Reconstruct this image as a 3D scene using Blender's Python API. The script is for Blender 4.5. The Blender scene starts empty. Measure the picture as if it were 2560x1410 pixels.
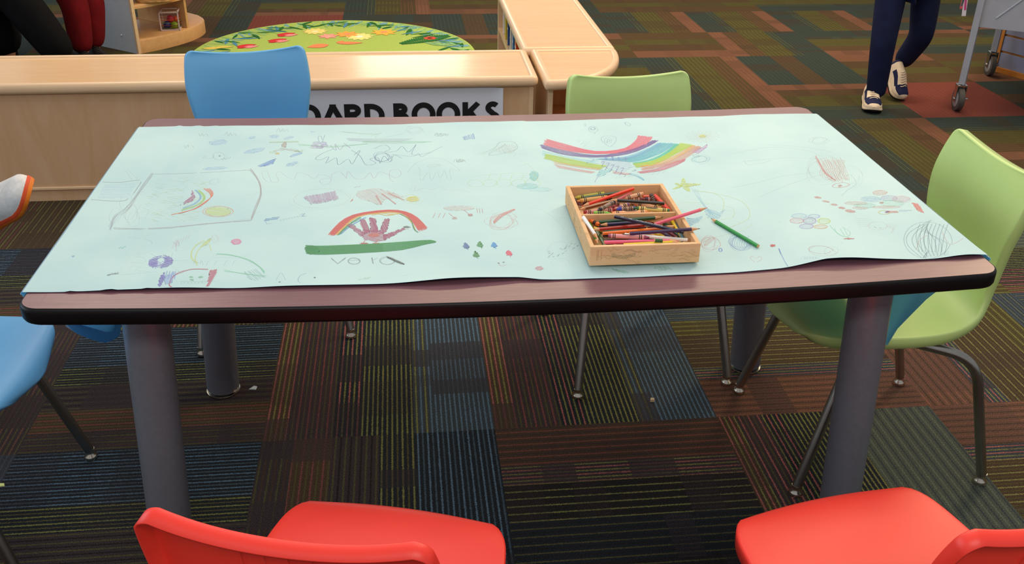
import bpy, math, random
import numpy as np
from mathutils import Vector, Matrix
random.seed(7)
SC = bpy.context.scene
COL = SC.collection
# ------------------------------------------------------------------ camera
CAM = np.array([-0.21845, -2.07048, 1.62207]); FOC = 2426.37
_y, _p, _r = 0.113554, 0.489368, 0.0175462
FW = np.array([math.sin(_y)*math.cos(_p), math.cos(_y)*math.cos(_p), -math.sin(_p)])
_R = np.array([math.cos(_y), -math.sin(_y), 0.]); _U = np.cross(_R, FW)
RT = math.cos(_r)*_R + math.sin(_r)*_U; UP = -math.sin(_r)*_R + math.cos(_r)*_U
cd = bpy.data.cameras.new('camera'); cam = bpy.data.objects.new('camera', cd); COL.objects.link(cam)
cd.sensor_width = 36.0; cd.lens = FOC*36/2560; cd.clip_start = 0.02; cd.clip_end = 200
M = Matrix(((RT[0], UP[0], -FW[0], CAM[0]), (RT[1], UP[1], -FW[1], CAM[1]), (RT[2], UP[2], -FW[2], CAM[2]), (0, 0, 0, 1)))
cam.matrix_world = M
SC.camera = cam
# ------------------------------------------------------------------ light and exposure
SC.view_settings.view_transform = 'Standard'; SC.view_settings.look = 'None'
SC.view_settings.exposure = 0.30
SC.cycles.transparent_max_bounces = 32; SC.view_settings.gamma = 1.0; SC.view_settings.use_curve_mapping = False
W = bpy.data.worlds.new('world'); SC.world = W; W.use_nodes = True
W.node_tree.nodes['Background'].inputs[0].default_value = (0.90, 0.94, 1.0, 1)
W.node_tree.nodes['Background'].inputs[1].default_value = 0.30
def area(name, loc, target, sx, sy, power, col):
    l = bpy.data.lights.new(name, 'AREA'); l.shape = 'RECTANGLE'; l.size = sx; l.size_y = sy; l.energy = power; l.color = col
    o = bpy.data.objects.new(name, l); COL.objects.link(o); o.location = loc
    o.rotation_euler = (Vector(target)-Vector(loc)).to_track_quat('-Z', 'Y').to_euler(); return o
area('window_daylight_side', (-7.0, 1.0, 2.6), (0, 0, .6), 7, 3, 150, (.72, .87, 1.0))
area('window_daylight_back', (-.13, 11.5, 2.75), (-.1, 1, .5), 1.5, 1.2, 24, (1.0, .90, .74))
area('ceiling_lamp_back', (1.5, 4.6, 3.4), (1.5, 4.4, 0), 3.6, .6, 100, (1.0, .78, .50))
area('ceiling_lamp_right', (3.0, 2.4, 3.4), (2.4, 1.8, 0), .6, 3.0, 75, (1.0, .74, .46))
area('ceiling_lamp_left', (-2.0, 3.8, 3.4), (-1.8, 3.6, 0), 1.2, .6, 30, (1.0, .84, .66))
area('ceiling_lamp_over_table', (0.2, 0.7, 3.3), (0.1, 0.3, 0), 2.6, 1.2, 26, (1.0, .97, .92))
area('ceiling_lamp_front', (0.0, -3.4, 3.3), (0, -2.4, 0), 3.0, .6, 46, (1.0, .93, .86))
# ------------------------------------------------------------------ measuring helpers (where a sight line meets a surface)
TW, TD, HT = 1.83, 1.04, 0.7717
def ray(u, v): return FW + RT*(u-1280)/FOC - UP*(v-705)/FOC
def up(u, v, z=0.0):
    d = ray(u, v); return CAM + d*((z-CAM[2])/d[2])
def upy(u, v, y):
    d = ray(u, v); return CAM + d*((y-CAM[1])/d[1])
def upx(u, v, x):
    d = ray(u, v); return CAM + d*((x-CAM[0])/d[0])
def sag(x, y):
    return (0.0155 - 0.0065*y/(TD/2))*max(0.0, 1-(2*x/TW)**2)
def surf(u, v, dz=0.0):
    z = HT
    for _ in range(4):
        P = up(u, v, z+dz); z = HT - sag(P[0], P[1])
    return up(u, v, z+dz)
# ------------------------------------------------------------------ object helpers
def lin(c):
    if isinstance(c, str): c = [int(c[i:i+2], 16)/255 for i in (0, 2, 4)]
    elif max(c) > 1.01: c = [x/255 for x in c]
    return tuple((x/12.92 if x <= .04045 else ((x+.055)/1.055)**2.4) for x in c[:3])
def tag(o, label=None, cat=None, group=None, kind=None):
    if label: o['label'] = label
    if cat: o['category'] = cat
    if group: o['group'] = group
    if kind: o['kind'] = kind
    return o
def empty(name, loc=(0, 0, 0), rz=0.0):
    o = bpy.data.objects.new(name, None); COL.objects.link(o); o.location = loc; o.rotation_euler = (0, 0, rz); o.empty_display_size = .05; return o
class MB:
    def __init__(s): s.v = []; s.f = []; s.m = []; s.c = []
    def vert(s, p): s.v.append(tuple(float(x) for x in p)); return len(s.v)-1
    def face(s, idx, m=0, c=None): s.f.append(tuple(idx)); s.m.append(m); s.c.append(c)
    def box(s, a, b, m=0):
        x0, y0, z0 = a; x1, y1, z1 = b
        i = len(s.v)
        for p in ((x0,y0,z0),(x1,y0,z0),(x1,y1,z0),(x0,y1,z0),(x0,y0,z1),(x1,y0,z1),(x1,y1,z1),(x0,y1,z1)): s.vert(p)
        for q in ((0,3,2,1),(4,5,6,7),(0,1,5,4),(1,2,6,5),(2,3,7,6),(3,0,4,7)): s.face([i+k for k in q], m)
    def loops(s, rings, m=0, cap0=True, cap1=True, closed=True, c=None, capm=None):
        ids = [[s.vert(p) for p in r] for r in rings]
        n = len(ids[0])
        for a, b in zip(ids[:-1], ids[1:]):
            for k in range(n if closed else n-1):
                k2 = (k+1) % n; s.face((a[k], a[k2], b[k2], b[k]), m, c)
        if cap0: s.face(ids[0][::-1], m if capm is None else capm, c)
        if cap1: s.face(ids[-1], m if capm is None else capm, c)
        return ids
    def tube(s, pts, r, n=12, m=0, cap=True, c=None, phase=0.0):
        pts = [Vector(p) for p in pts]; N = len(pts)
        rs = r if isinstance(r, (list, tuple)) else [r]*N
        T = []
        for i in range(N):
            t = (pts[min(i+1, N-1)]-pts[max(i-1, 0)]); T.append(t.normalized() if t.length > 1e-9 else Vector((0, 0, 1)))
        ref = Vector((0, 0, 1)) if abs(T[0].z) < .9 else Vector((0, 1, 0))
        A = T[0].cross(ref).normalized(); rings = []
        for i in range(N):
            A = (A - T[i]*A.dot(T[i])).normalized(); B = T[i].cross(A)
            rings.append([pts[i]+(A*math.cos(phase+2*math.pi*k/n)+B*math.sin(phase+2*math.pi*k/n))*rs[i] for k in range(n)])
        return s.loops(rings, m, cap, cap, c=c)
    def build(s, name, mats, parent=None, smooth=35, bevel=0, col=False, bseg=2):
        me = bpy.data.meshes.new(name); me.from_pydata(s.v, [], s.f); me.update()
        if not isinstance(mats, (list, tuple)): mats = [mats]
        for x in mats: me.materials.append(x)
        me.polygons.foreach_set('material_index', s.m)
        if col:
            at = me.color_attributes.new('Col', 'FLOAT_COLOR', 'CORNER'); buf = []
            for f, c in zip(s.f, s.c):
                c = c or (1, 1, 1, 1); c = tuple(c)+(1,)*(4-len(c)); buf.extend(c*len(f))
            at.data.foreach_set('color', buf)
        if smooth:
            me.polygons.foreach_set('use_smooth', [True]*len(s.f)); me.set_sharp_from_angle(angle=math.radians(smooth))
        o = bpy.data.objects.new(name, me); COL.objects.link(o)
        if parent: o.parent = parent
        if bevel:
            b = o.modifiers.new('bevel', 'BEVEL'); b.width = bevel; b.segments = bseg; b.limit_method = 'ANGLE'; b.angle_limit = math.radians(40)
        return o
def copy_tree(o, parent=None):
    c = o.copy(); COL.objects.link(c); c.parent = parent
    for ch in list(o.children): copy_tree(ch, c)
    return c
# ------------------------------------------------------------------ materials
def newmat(name):
    m = bpy.data.materials.new(name); m.use_nodes = True; nt = m.node_tree; return m, nt, nt.nodes['Principled BSDF']
def N(nt, t, **kw):
    n = nt.nodes.new(t)
    for k, v in kw.items():
        if k.startswith('i_'):
            key = k[2:]; key = int(key) if key.isdigit() else key
            n.inputs[key].default_value = v
        else: setattr(n, k, v)
    return n
def plain(name, col, rough=.5, metal=0.0, spec=.5, var=.06, scale=60, bump=0.0, bscale=400, coat=0.0, sheen=0.0):
    m, nt, b = newmat(name); L = nt.links.new; c = lin(col)
    tc = N(nt, 'ShaderNodeTexCoord'); no = N(nt, 'ShaderNodeTexNoise', i_Scale=scale, i_Detail=4.0); L(tc.outputs['Object'], no.inputs['Vector'])
    rp = N(nt, 'ShaderNodeValToRGB')
    rp.color_ramp.elements[0].color = tuple(max(0, x*(1-var)) for x in c)+(1,); rp.color_ramp.elements[1].color = tuple(min(1, x*(1+var)) for x in c)+(1,)
    rp.color_ramp.elements[0].position = .3; rp.color_ramp.elements[1].position = .7
    L(no.outputs[0], rp.inputs[0]); L(rp.outputs[0], b.inputs['Base Color'])
    b.inputs['Roughness'].default_value = rough; b.inputs['Metallic'].default_value = metal; b.inputs['Specular IOR Level'].default_value = spec
    b.inputs['Coat Weight'].default_value = coat; b.inputs['Sheen Weight'].default_value = sheen
    if bump:
        n2 = N(nt, 'ShaderNodeTexNoise', i_Scale=bscale, i_Detail=3.0); L(tc.outputs['Object'], n2.inputs['Vector'])
        bp = N(nt, 'ShaderNodeBump', i_Strength=bump, i_Distance=.001); L(n2.outputs[0], bp.inputs['Height']); L(bp.outputs[0], b.inputs['Normal'])
    return m
def wood(name, c1, c2, sc=(1.2, 22, 22), rough=.32, spec=.5, coat=.2, stain=0.0, mid=.5):
    m, nt, b = newmat(name); L = nt.links.new
    tc = N(nt, 'ShaderNodeTexCoord'); mp = N(nt, 'ShaderNodeMapping'); mp.inputs['Scale'].default_value = sc
    L(tc.outputs['Object'], mp.inputs[0])
    no = N(nt, 'ShaderNodeTexNoise', i_Scale=1.6, i_Detail=6.0, i_Roughness=.62, i_Distortion=1.6); L(mp.outputs[0], no.inputs['Vector'])
    rp = N(nt, 'ShaderNodeValToRGB'); e = rp.color_ramp.elements
    e[0].color = lin(c1)+(1,); e[1].color = lin(c2)+(1,); e[0].position = mid-.2; e[1].position = mid+.2
    L(no.outputs[0], rp.inputs[0]); out = rp.outputs[0]
    if stain:
        n2 = N(nt, 'ShaderNodeTexNoise', i_Scale=28.0, i_Detail=5.0); L(tc.outputs['Object'], n2.inputs['Vector'])
        r2 = N(nt, 'ShaderNodeValToRGB'); r2.color_ramp.elements[0].position = .55; r2.color_ramp.elements[1].position = .75
        L(n2.outputs[0], r2.inputs[0]); mx = N(nt, 'ShaderNodeMix', data_type='RGBA'); mx.inputs[7].default_value = lin('6b4a34')+(1,)
        ma = N(nt, 'ShaderNodeMath', operation='MULTIPLY'); ma.inputs[1].default_value = stain
        L(r2.outputs[0], ma.inputs[0]); L(ma.outputs[0], mx.inputs[0]); L(out, mx.inputs[6]); out = mx.outputs[2]
    L(out, b.inputs['Base Color']); b.inputs['Roughness'].default_value = rough; b.inputs['Specular IOR Level'].default_value = spec; b.inputs['Coat Weight'].default_value = coat; b.inputs['Coat Roughness'].default_value = .15
    return m
def colattr(name, rough=.8, alpha=False, spec=.2, noise=.0, nscale=300, bump=0):
    m, nt, b = newmat(name); L = nt.links.new
    at = N(nt, 'ShaderNodeAttribute', attribute_name='Col'); out = at.outputs['Color']
    tc = N(nt, 'ShaderNodeTexCoord')
    no = N(nt, 'ShaderNodeTexNoise', i_Scale=nscale, i_Detail=3.0); L(tc.outputs['Object'], no.inputs['Vector'])
    if noise:
        hs = N(nt, 'ShaderNodeHueSaturation'); L(out, hs.inputs['Color'])
        mr = N(nt, 'ShaderNodeMapRange', i_3=1-noise, i_4=1+noise); mr.inputs[1].default_value = .3; mr.inputs[2].default_value = .7
        L(no.outputs[0], mr.inputs[0]); L(mr.outputs[0], hs.inputs['Value']); out = hs.outputs[0]
    L(out, b.inputs['Base Color']); b.inputs['Roughness'].default_value = rough; b.inputs['Specular IOR Level'].default_value = spec
    if alpha:
        mr = N(nt, 'ShaderNodeMapRange', i_3=.55, i_4=1.15); mr.inputs[1].default_value = .38; mr.inputs[2].default_value = .6
        L(no.outputs[0], mr.inputs[0]); ma = N(nt, 'ShaderNodeMath', operation='MULTIPLY', use_clamp=True); L(mr.outputs[0], ma.inputs[0]); L(at.outputs['Alpha'], ma.inputs[1]); L(ma.outputs[0], b.inputs['Alpha'])
    if bump:
        bp = N(nt, 'ShaderNodeBump', i_Strength=bump, i_Distance=.003); L(no.outputs[0], bp.inputs['Height']); L(bp.outputs[0], b.inputs['Normal'])
    return m
MT = {}
MT['maple'] = wood('maple_laminate', 'e2b583', 'eac495', (1.0, 14, 14), .3, .5, .35)
MT['maple_panel'] = wood('maple_panel', 'd3a67c', 'dcb48c', (7, 7, 1.4), .5, .3, .0)
MT['maple_edge'] = wood('maple_edge', 'e3bd92', 'ecc9a2', (2, 30, 30), .35, .5, .2)
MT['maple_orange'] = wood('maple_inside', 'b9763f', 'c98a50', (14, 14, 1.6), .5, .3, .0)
MT['maple_warm'] = wood('maple_warm', 'cf9c62', 'dcab74', (5, 14, 14), .35, .4, .1)
MT['pine'] = wood('box_pine', 'dcab78', 'e6bb8a', (3, 34, 34), .6, .25, .0, .35)
MT['pine_front'] = wood('box_pine_front', 'e2b480', 'ecc698', (3, 30, 30), .6, .25, .0, .30)
MT['chrome'] = plain('chrome', 'c9c6c2', .12, 1.0, .5, .02)
MT['tube'] = plain('tube_metal', 'aaa49c', .27, 1.0, .5, .05, 30)
MT['glide'] = plain('glide_nickel', 'd8cfbe', .16, 1.0)
MT['leg_paint'] = plain('grey_leg_paint', '7c7d86', .36, .3, .5, .05, 90, .08, 700)
MT['black'] = plain('black_vinyl_edge', '0d090b', .42, 0, .3, .1)
MT['under'] = plain('table_underside', '241c1a', .7)
MT['blueplastic'] = plain('blue_plastic', '6ab2e4', .42, 0, .5, .03, 8, .10, 900)
MT['greenplastic'] = plain('green_plastic', 'c0da86', .42, 0, .5, .03, 8, .10, 900)
MT['redplastic'] = plain('red_plastic', 'fb3d2e', .42, 0, .5, .03, 8, .10, 900)
MT['paper_blue'] = plain('paper_blue_side', '66bce8', .6, 0, .3, .02)
MT['white_paper'] = plain('white_sign_paper', 'dcdde6', .5, 0, .4, .01)
MT['ink'] = plain('black_ink', '0b0b0e', .6)
MT['white_panel'] = plain('white_laminate_panel', 'c3c8cc', .45, 0, .4, .03)
MT['denim'] = plain('navy_denim', '131a38', .85, 0, .2, .25, 14, .5, 600)
MT['blackcloth'] = plain('black_cloth', '0b0a0c', .9, 0, .15, .2, 20, .4, 500)
MT['redcloth'] = plain('dark_red_cloth', '6a0f14', .9, 0, .15, .2, 14, .5, 500)
MT['skin'] = plain('skin', 'c08a6c', .55, 0, .4, .04, 30)
MT['hair'] = plain('dark_hair', '24170f', .6, 0, .3, .2, 80)
MT['grey_steel'] = plain('grey_painted_steel', 'a2a4ac', .5, .0, .4, .03, 20)
MT['slat'] = plain('slatwall_grey', '8b90ab', .55, 0, .3, .04, 14)
MT['orange_wood'] = plain('orange_wood_trim', 'c07a33', .5, 0, .3, .06, 30)
MT['rubber'] = plain('grey_rubber', '4c4642', .6)
MT['wheelgrey'] = plain('wheel_core', 'a3a3a6', .4, .3)
MT['cream'] = plain('shoe_cream', 'e4d0b4', .6, 0, .3, .06, 60, .2, 900)
MT['navy'] = plain('shoe_navy', '1c2145', .75, 0, .2, .1, 60, .3, 900)
MT['shoe_white'] = plain('knit_white', 'e6e2dc', .75, 0, .2, .08, 90, .6, 700)
MT['shoe_orange'] = plain('sole_orange', 'ea7e22', .55, 0, .3, .08, 40)
MT['shoe_red'] = plain('sole_red_orange', 'e0532a', .55, 0, .3, .06, 40)
MT['seat_navy'] = plain('navy_upholstery', '1a1d38', .5, 0, .4, .1)
def thin_paper(name, c):
    m, nt, b = newmat(name); L = nt.links.new; b.inputs['Base Color'].default_value = lin(c)+(1,); b.inputs['Roughness'].default_value = .6
    tr = N(nt, 'ShaderNodeBsdfTranslucent'); tr.inputs[0].default_value = lin(c)+(1,); mx = N(nt, 'ShaderNodeMixShader'); mx.inputs[0].default_value = .65
    L(b.outputs[0], mx.inputs[1]); L(tr.outputs[0], mx.inputs[2]); L(mx.outputs[0], nt.nodes['Material Output'].inputs['Surface']); return m
MT['paper_blue'] = thin_paper('paper_blue_side', '86d0f8'); MT['paper_outer'] = thin_paper('paper_outer_side', 'e6f6fa')
# brown laminate with fine streaks
def laminate():
    m, nt, b = newmat('brown_laminate'); L = nt.links.new
    tc = N(nt, 'ShaderNodeTexCoord'); mp = N(nt, 'ShaderNodeMapping'); mp.inputs['Scale'].default_value = (6, 160, 6); L(tc.outputs['Object'], mp.inputs[0])
    no = N(nt, 'ShaderNodeTexNoise', i_Scale=2.5, i_Detail=4.0); L(mp.outputs[0], no.inputs['Vector'])
    rp = N(nt, 'ShaderNodeValToRGB'); e = rp.color_ramp.elements; e[0].color = lin('6e484f')+(1,); e[1].color = lin('80565d')+(1,); e[0].position = .3; e[1].position = .7
    L(no.outputs[0], rp.inputs[0]); L(rp.outputs[0], b.inputs['Base Color']); b.inputs['Roughness'].default_value = .34; b.inputs['Specular IOR Level'].default_value = .6
    return m
MT['laminate'] = laminate()
# ------------------------------------------------------------------ floor: one carpet of 24-inch squares
TS, GX, GY, GR = 0.6322, 0.6205, 0.1009, 0.0036
def carpet_mat():
    m, nt, b = newmat('striped_carpet_tiles'); L = nt.links.new
    g = N(nt, 'ShaderNodeAttribute', attribute_name='Ground'); a1 = N(nt, 'ShaderNodeAttribute', attribute_name='LineA'); a2 = N(nt, 'ShaderNodeAttribute', attribute_name='LineB')
    uv = N(nt, 'ShaderNodeUVMap', uv_map='UVMap'); sx = N(nt, 'ShaderNodeSeparateXYZ'); L(uv.outputs[0], sx.inputs[0])
    tc = N(nt, 'ShaderNodeTexCoord'); n1 = N(nt, 'ShaderNodeTexNoise', i_Scale=230.0, i_Detail=2.0); L(tc.outputs['Object'], n1.inputs['Vector'])
    n3 = N(nt, 'ShaderNodeTexNoise', i_Scale=420.0, i_Detail=1.0); L(tc.outputs['Object'], n3.inputs['Vector'])
    def MA(op, a, bb=None, cl=False):
        n = N(nt, 'ShaderNodeMath', operation=op, use_clamp=cl)
        for i, x in enumerate((a, bb)):
            if x is None: continue
            if isinstance(x, (int, float)): n.inputs[i].default_value = x
            else: L(x, n.inputs[i])
        return n.outputs[0]
    w = MA('MULTIPLY', MA('SUBTRACT', n1.outputs[0], .5), .55)
    a = MA('ADD', MA('MULTIPLY', sx.outputs[0], 46.0), w)
    fr = MA('FRACT', a); par = MA('GREATER_THAN', MA('FRACT', MA('MULTIPLY', a, .5)), .5)
    d = MA('ABSOLUTE', MA('SUBTRACT', fr, .5))
    mk = N(nt, 'ShaderNodeMapRange'); mk.inputs[1].default_value = .22; mk.inputs[2].default_value = .10; L(d, mk.inputs[0])
    mx = N(nt, 'ShaderNodeMix', data_type='RGBA'); L(par, mx.inputs[0]); L(a1.outputs[0], mx.inputs[6]); L(a2.outputs[0], mx.inputs[7])
    m2 = N(nt, 'ShaderNodeMix', data_type='RGBA'); L(mk.outputs[0], m2.inputs[0]); L(g.outputs[0], m2.inputs[6]); L(mx.outputs[2], m2.inputs[7])
    hs = N(nt, 'ShaderNodeHueSaturation'); hs.inputs['Saturation'].default_value = .78; mr = N(nt, 'ShaderNodeMapRange'); mr.inputs[1].default_value = .32; mr.inputs[2].default_value = .68; mr.inputs[3].default_value = .5; mr.inputs[4].default_value = 1.65
    L(n3.outputs[0], mr.inputs[0]); L(mr.outputs[0], hs.inputs['Value']); L(m2.outputs[2], hs.inputs['Color']); L(hs.outputs[0], b.inputs['Base Color'])
    b.inputs['Roughness'].default_value = .97; b.inputs['Specular IOR Level'].default_value = .03
    bp = N(nt, 'ShaderNodeBump', i_Strength=.6, i_Distance=.003); L(n3.outputs[0], bp.inputs['Height']); L(bp.outputs[0], b.inputs['Normal'])
    return m
CN = dict(navy='20252b', slate='333a40', brown='443222', purp='382e31', dark='262223', rust='5c3a26', red='8c3a30', gr='6c6c2a', grd='4a4624', blue='3f6078', blued='354a58', teal='454d42', tealL='545e4e', solid='68200a', olive='49431a', deepred='6c2a22', grey='41403c', rustl='743e26', fteal='3b4a40', fslate='2f3a36', frust='6c3e20', fbrown='4c371c', folive='474418', fgr='60601e', solidl='74280e')  # f names: far-tile tones with the light's warm cast mixed into the colour
CC = {k: lin(v) for k, v in CN.items()}
STY = {  # a0, a1, ground, line, line
 'main': [(0,.1,'brown','red','gr'),(.1,.3,'purp','deepred','grd'),(.3,.42,'navy','red','gr'),(.42,.65,'navy','gr','gr'),(.65,.74,'slate','gr','blue'),(.74,1,'slate','blue','blue')],
 'blueend': [(0,.14,'purp','grd','brown'),(.14,.3,'brown','deepred','grd'),(.3,.5,'purp','grd','dark'),(.5,.66,'navy','grd','gr'),(.66,1,'navy','blue','blued')],
 'redgreen': [(0,.1,'slate','blue','blued'),(.1,.26,'navy','gr','grd'),(.26,.72,'brown','red','gr'),(.72,.84,'brown','gr','gr'),(.84,1,'purp','rust','grd')],
 'dark': [(0,.16,'dark','grd','dark'),(.16,.4,'navy','grd','dark'),(.4,.62,'dark','gr','dark'),(.62,.74,'purp','red','gr'),(.74,1,'brown','deepred','purp')],
 'rust': [(0,.3,'rust','rustl','brown'),(.3,.4,'slate','red','gr'),(.4,.7,'brown','gr','olive'),(.7,.85,'olive','gr','brown'),(.85,1,'slate','tealL','blued')],
 'olive': [(0,.3,'olive','gr','brown'),(.3,.5,'brown','rust','olive'),(.5,.62,'slate','gr','blued'),(.62,1,'olive','grd','brown')],
 'lefty': [(0,.3,'brown','deepred','gr'),(.3,.55,'brown','gr','grd'),(.55,.8,'dark','gr','gr'),(.8,1,'dark','grd','brown')],
 'teal': [(0,1,'teal','tealL','teal')],
 'mixt': [(0,.08,'brown','red','gr'),(.08,.2,'purp','red','grd'),(.2,.3,'navy','red','gr'),(.3,.56,'navy','gr','gr'),(.56,1,'teal','tealL','slate')],
 'solid': [(0,1,'solid','solidl','solid')],
 'A': [(0,.26,'fslate','fteal','fslate'),(.26,.36,'fslate','fgr','folive'),(.36,.66,'folive','fgr','fbrown'),(.66,.84,'fbrown','frust','folive'),(.84,1,'frust','frust','fbrown')],
 'FB': [(0,.3,'fbrown','folive','fbrown'),(.3,.5,'folive','fgr','fbrown'),(.5,.75,'fbrown','folive','fbrown'),(.75,1,'frust','fbrown','fbrown')],
 'FS': [(0,.35,'fslate','fteal','fslate'),(.35,.6,'fbrown','fslate','grey'),(.6,1,'fslate','fslate','fteal')],
 'slate': [(0,.4,'slate','blued','grey'),(.4,.7,'grey','brown','slate'),(.7,1,'slate','blued','slate')],
 'brown': [(0,.2,'brown','olive','brown'),(.2,.45,'brown','rust','grd'),(.45,.55,'slate','gr','blued'),(.55,.8,'olive','brown','grd'),(.8,1,'rust','brown','rust')],
}
# chosen tiles: (column, row): (style, lines run 'v' away from the camera or 'h' across, flipped)
TILES = {(-2,0):('main','v',0),(-1,0):('main','v',0),(-3,0):('blueend','h',0),(-4,0):('redgreen','v',0),(0,0):('rust','h',0),(1,0):('rust','v',0),(2,0):('rust','h',0),
 (-2,-1):('blueend','v',0),(-1,-1):('dark','h',0),(-3,-1):('blueend','h',0),(-4,-1):('main','v',0),(0,-1):('mixt','v',0),(1,-1):('rust','h',1),(2,-1):('slate','v',0),
 (-2,-2):('main','v',0),(-1,-2):('blueend','h',1),(0,-2):('dark','h',0),(-3,-2):('dark','v',0),(-3,1):('redgreen','v',0),(-4,1):('blueend','h',0),(-4,2):('lefty','v',0),(-5,1):('brown','h',0),(-5,2):('brown','v',0),(-3,2):('rust','h',0),
 (-2,1):('slate','h',0),(-1,1):('slate','v',1),(0,1):('olive','v',0),(1,1):('olive','h',0),(2,1):('mixt','h',0),(3,1):('FB','h',0),
 (2,2):('A','v',0),(2,3):('A','v',0),(1,3):('A','v',0),(1,2):('A','v',0),(3,3):('A','h',1),(3,2):('FB','v',0),(3,4):('solid','v',0),(2,4):('A','h',0),(4,4):('FS','h',0),
 (1,4):('A','v',0),(1,5):('A','v',0),(2,5):('FS','v',0),(0,5):('A','h',1),(0,4):('A','h',0),(1,6):('FB','h',1),(0,6):('FB','h',0),(2,6):('A','v',1),(1,7):('A','v',0),(2,7):('A','v',0),(0,7):('FS','v',0),
 (3,5):('FB','h',0),(3,6):('A','h',1),(4,5):('FB','h',1),(4,6):('A','h',0),(-3,7):('solid','v',0),(-2,7):('FS','h',0),(-1,7):('FS','v',0),(0,8):('FS','v',0),(-2,8):('A','v',0),(-1,8):('FB','h',1),(-3,8):('A','h',1),(3,7):('A','v',0),(4,7):('FS','h',0),(2,8):('FB','h',0),(1,8):('FB','h',0),(4,3):('FB','v',0)}
def floor():
    names = list(STY); V = []; F = []; G = []; A = []; B = []; UVs = []
    rnd = random.Random(11); c, s = math.cos(GR), math.sin(GR)
    for i in range(-8, 10):
        for j in range(-5, 16):
            st, orr, fl = TILES.get((i, j), (rnd.choice(['A', 'A', 'FB', 'FS', 'A']) if j > 2 else rnd.choice(['main', 'dark', 'blueend', 'rust']), rnd.choice('vh'), rnd.random() < .5))
            for (a0, a1, g, l1, l2) in STY[st]:
                nb = rnd.choice((5, 7, 9)) if st not in ('teal', 'solid') else 2
                cuts = sorted([0, 1]+[k/nb+rnd.uniform(-.04, .04) for k in range(1, nb)])
                for b0, b1 in zip(cuts[:-1], cuts[1:]):
                    gg, c1, c2 = CC[g], CC[l1], CC[l2]
                    q = rnd.random()
                    if st not in ('teal', 'solid'):
                        dull = .75 if q < .15 else (.35 if q < .33 else 0)
                        base = CC['purp'] if j < 2 else CC['brown']
                        mixc = lambda x: tuple(p*(1-dull)+r_*dull for p, r_ in zip(x, base))
                        c1, c2 = mixc(c1), mixc(c2); gg = tuple(p*(1-dull*.4)+r_*dull*.4 for p, r_ in zip(gg, base))
                    if j >= 2: c1, c2 = [tuple(.65*p+.35*r_ for p, r_ in zip(x, gg)) for x in (c1, c2)]   # farther rows: stripes blended towards the ground colour
                    q = [(a0, b0), (a1, b0), (a1, b1), (a0, b1)]; n0 = len(V)
                    for (a, b) in q:
                        aa = 1-a if fl else a
                        lx, ly = (aa, b) if orr == 'v' else (b, aa)
                        X = i+lx; Y = j+ly
                        V.append((GX+TS*(c*X-s*Y), GY+TS*(s*X+c*Y), 0.0)); UVs.append((a, b))
                    f = (n0, n0+1, n0+2, n0+3)
                    flip = (fl != (orr == 'h'))
                    F.append(f[::-1] if flip else f); G.append(gg); A.append(c1); B.append(c2)
    me = bpy.data.meshes.new('floor'); me.from_pydata(V, [], F); me.update(); me.materials.append(carpet_mat())
    for nm, arr in (('Ground', G), ('LineA', A), ('LineB', B)):
        at = me.attributes.new(nm, 'FLOAT_COLOR', 'FACE'); at.data.foreach_set('color', [x for cc in arr for x in (*cc, 1)])
    uvl = me.uv_layers.new(name='UVMap'); buf = [0.0]*(2*len(me.loops))
    for l in me.loops: buf[2*l.index], buf[2*l.index+1] = UVs[l.vertex_index]
    uvl.data.foreach_set('uv', buf)
    o = bpy.data.objects.new('floor', me); COL.objects.link(o); tag(o, kind='structure')
floor()
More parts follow.
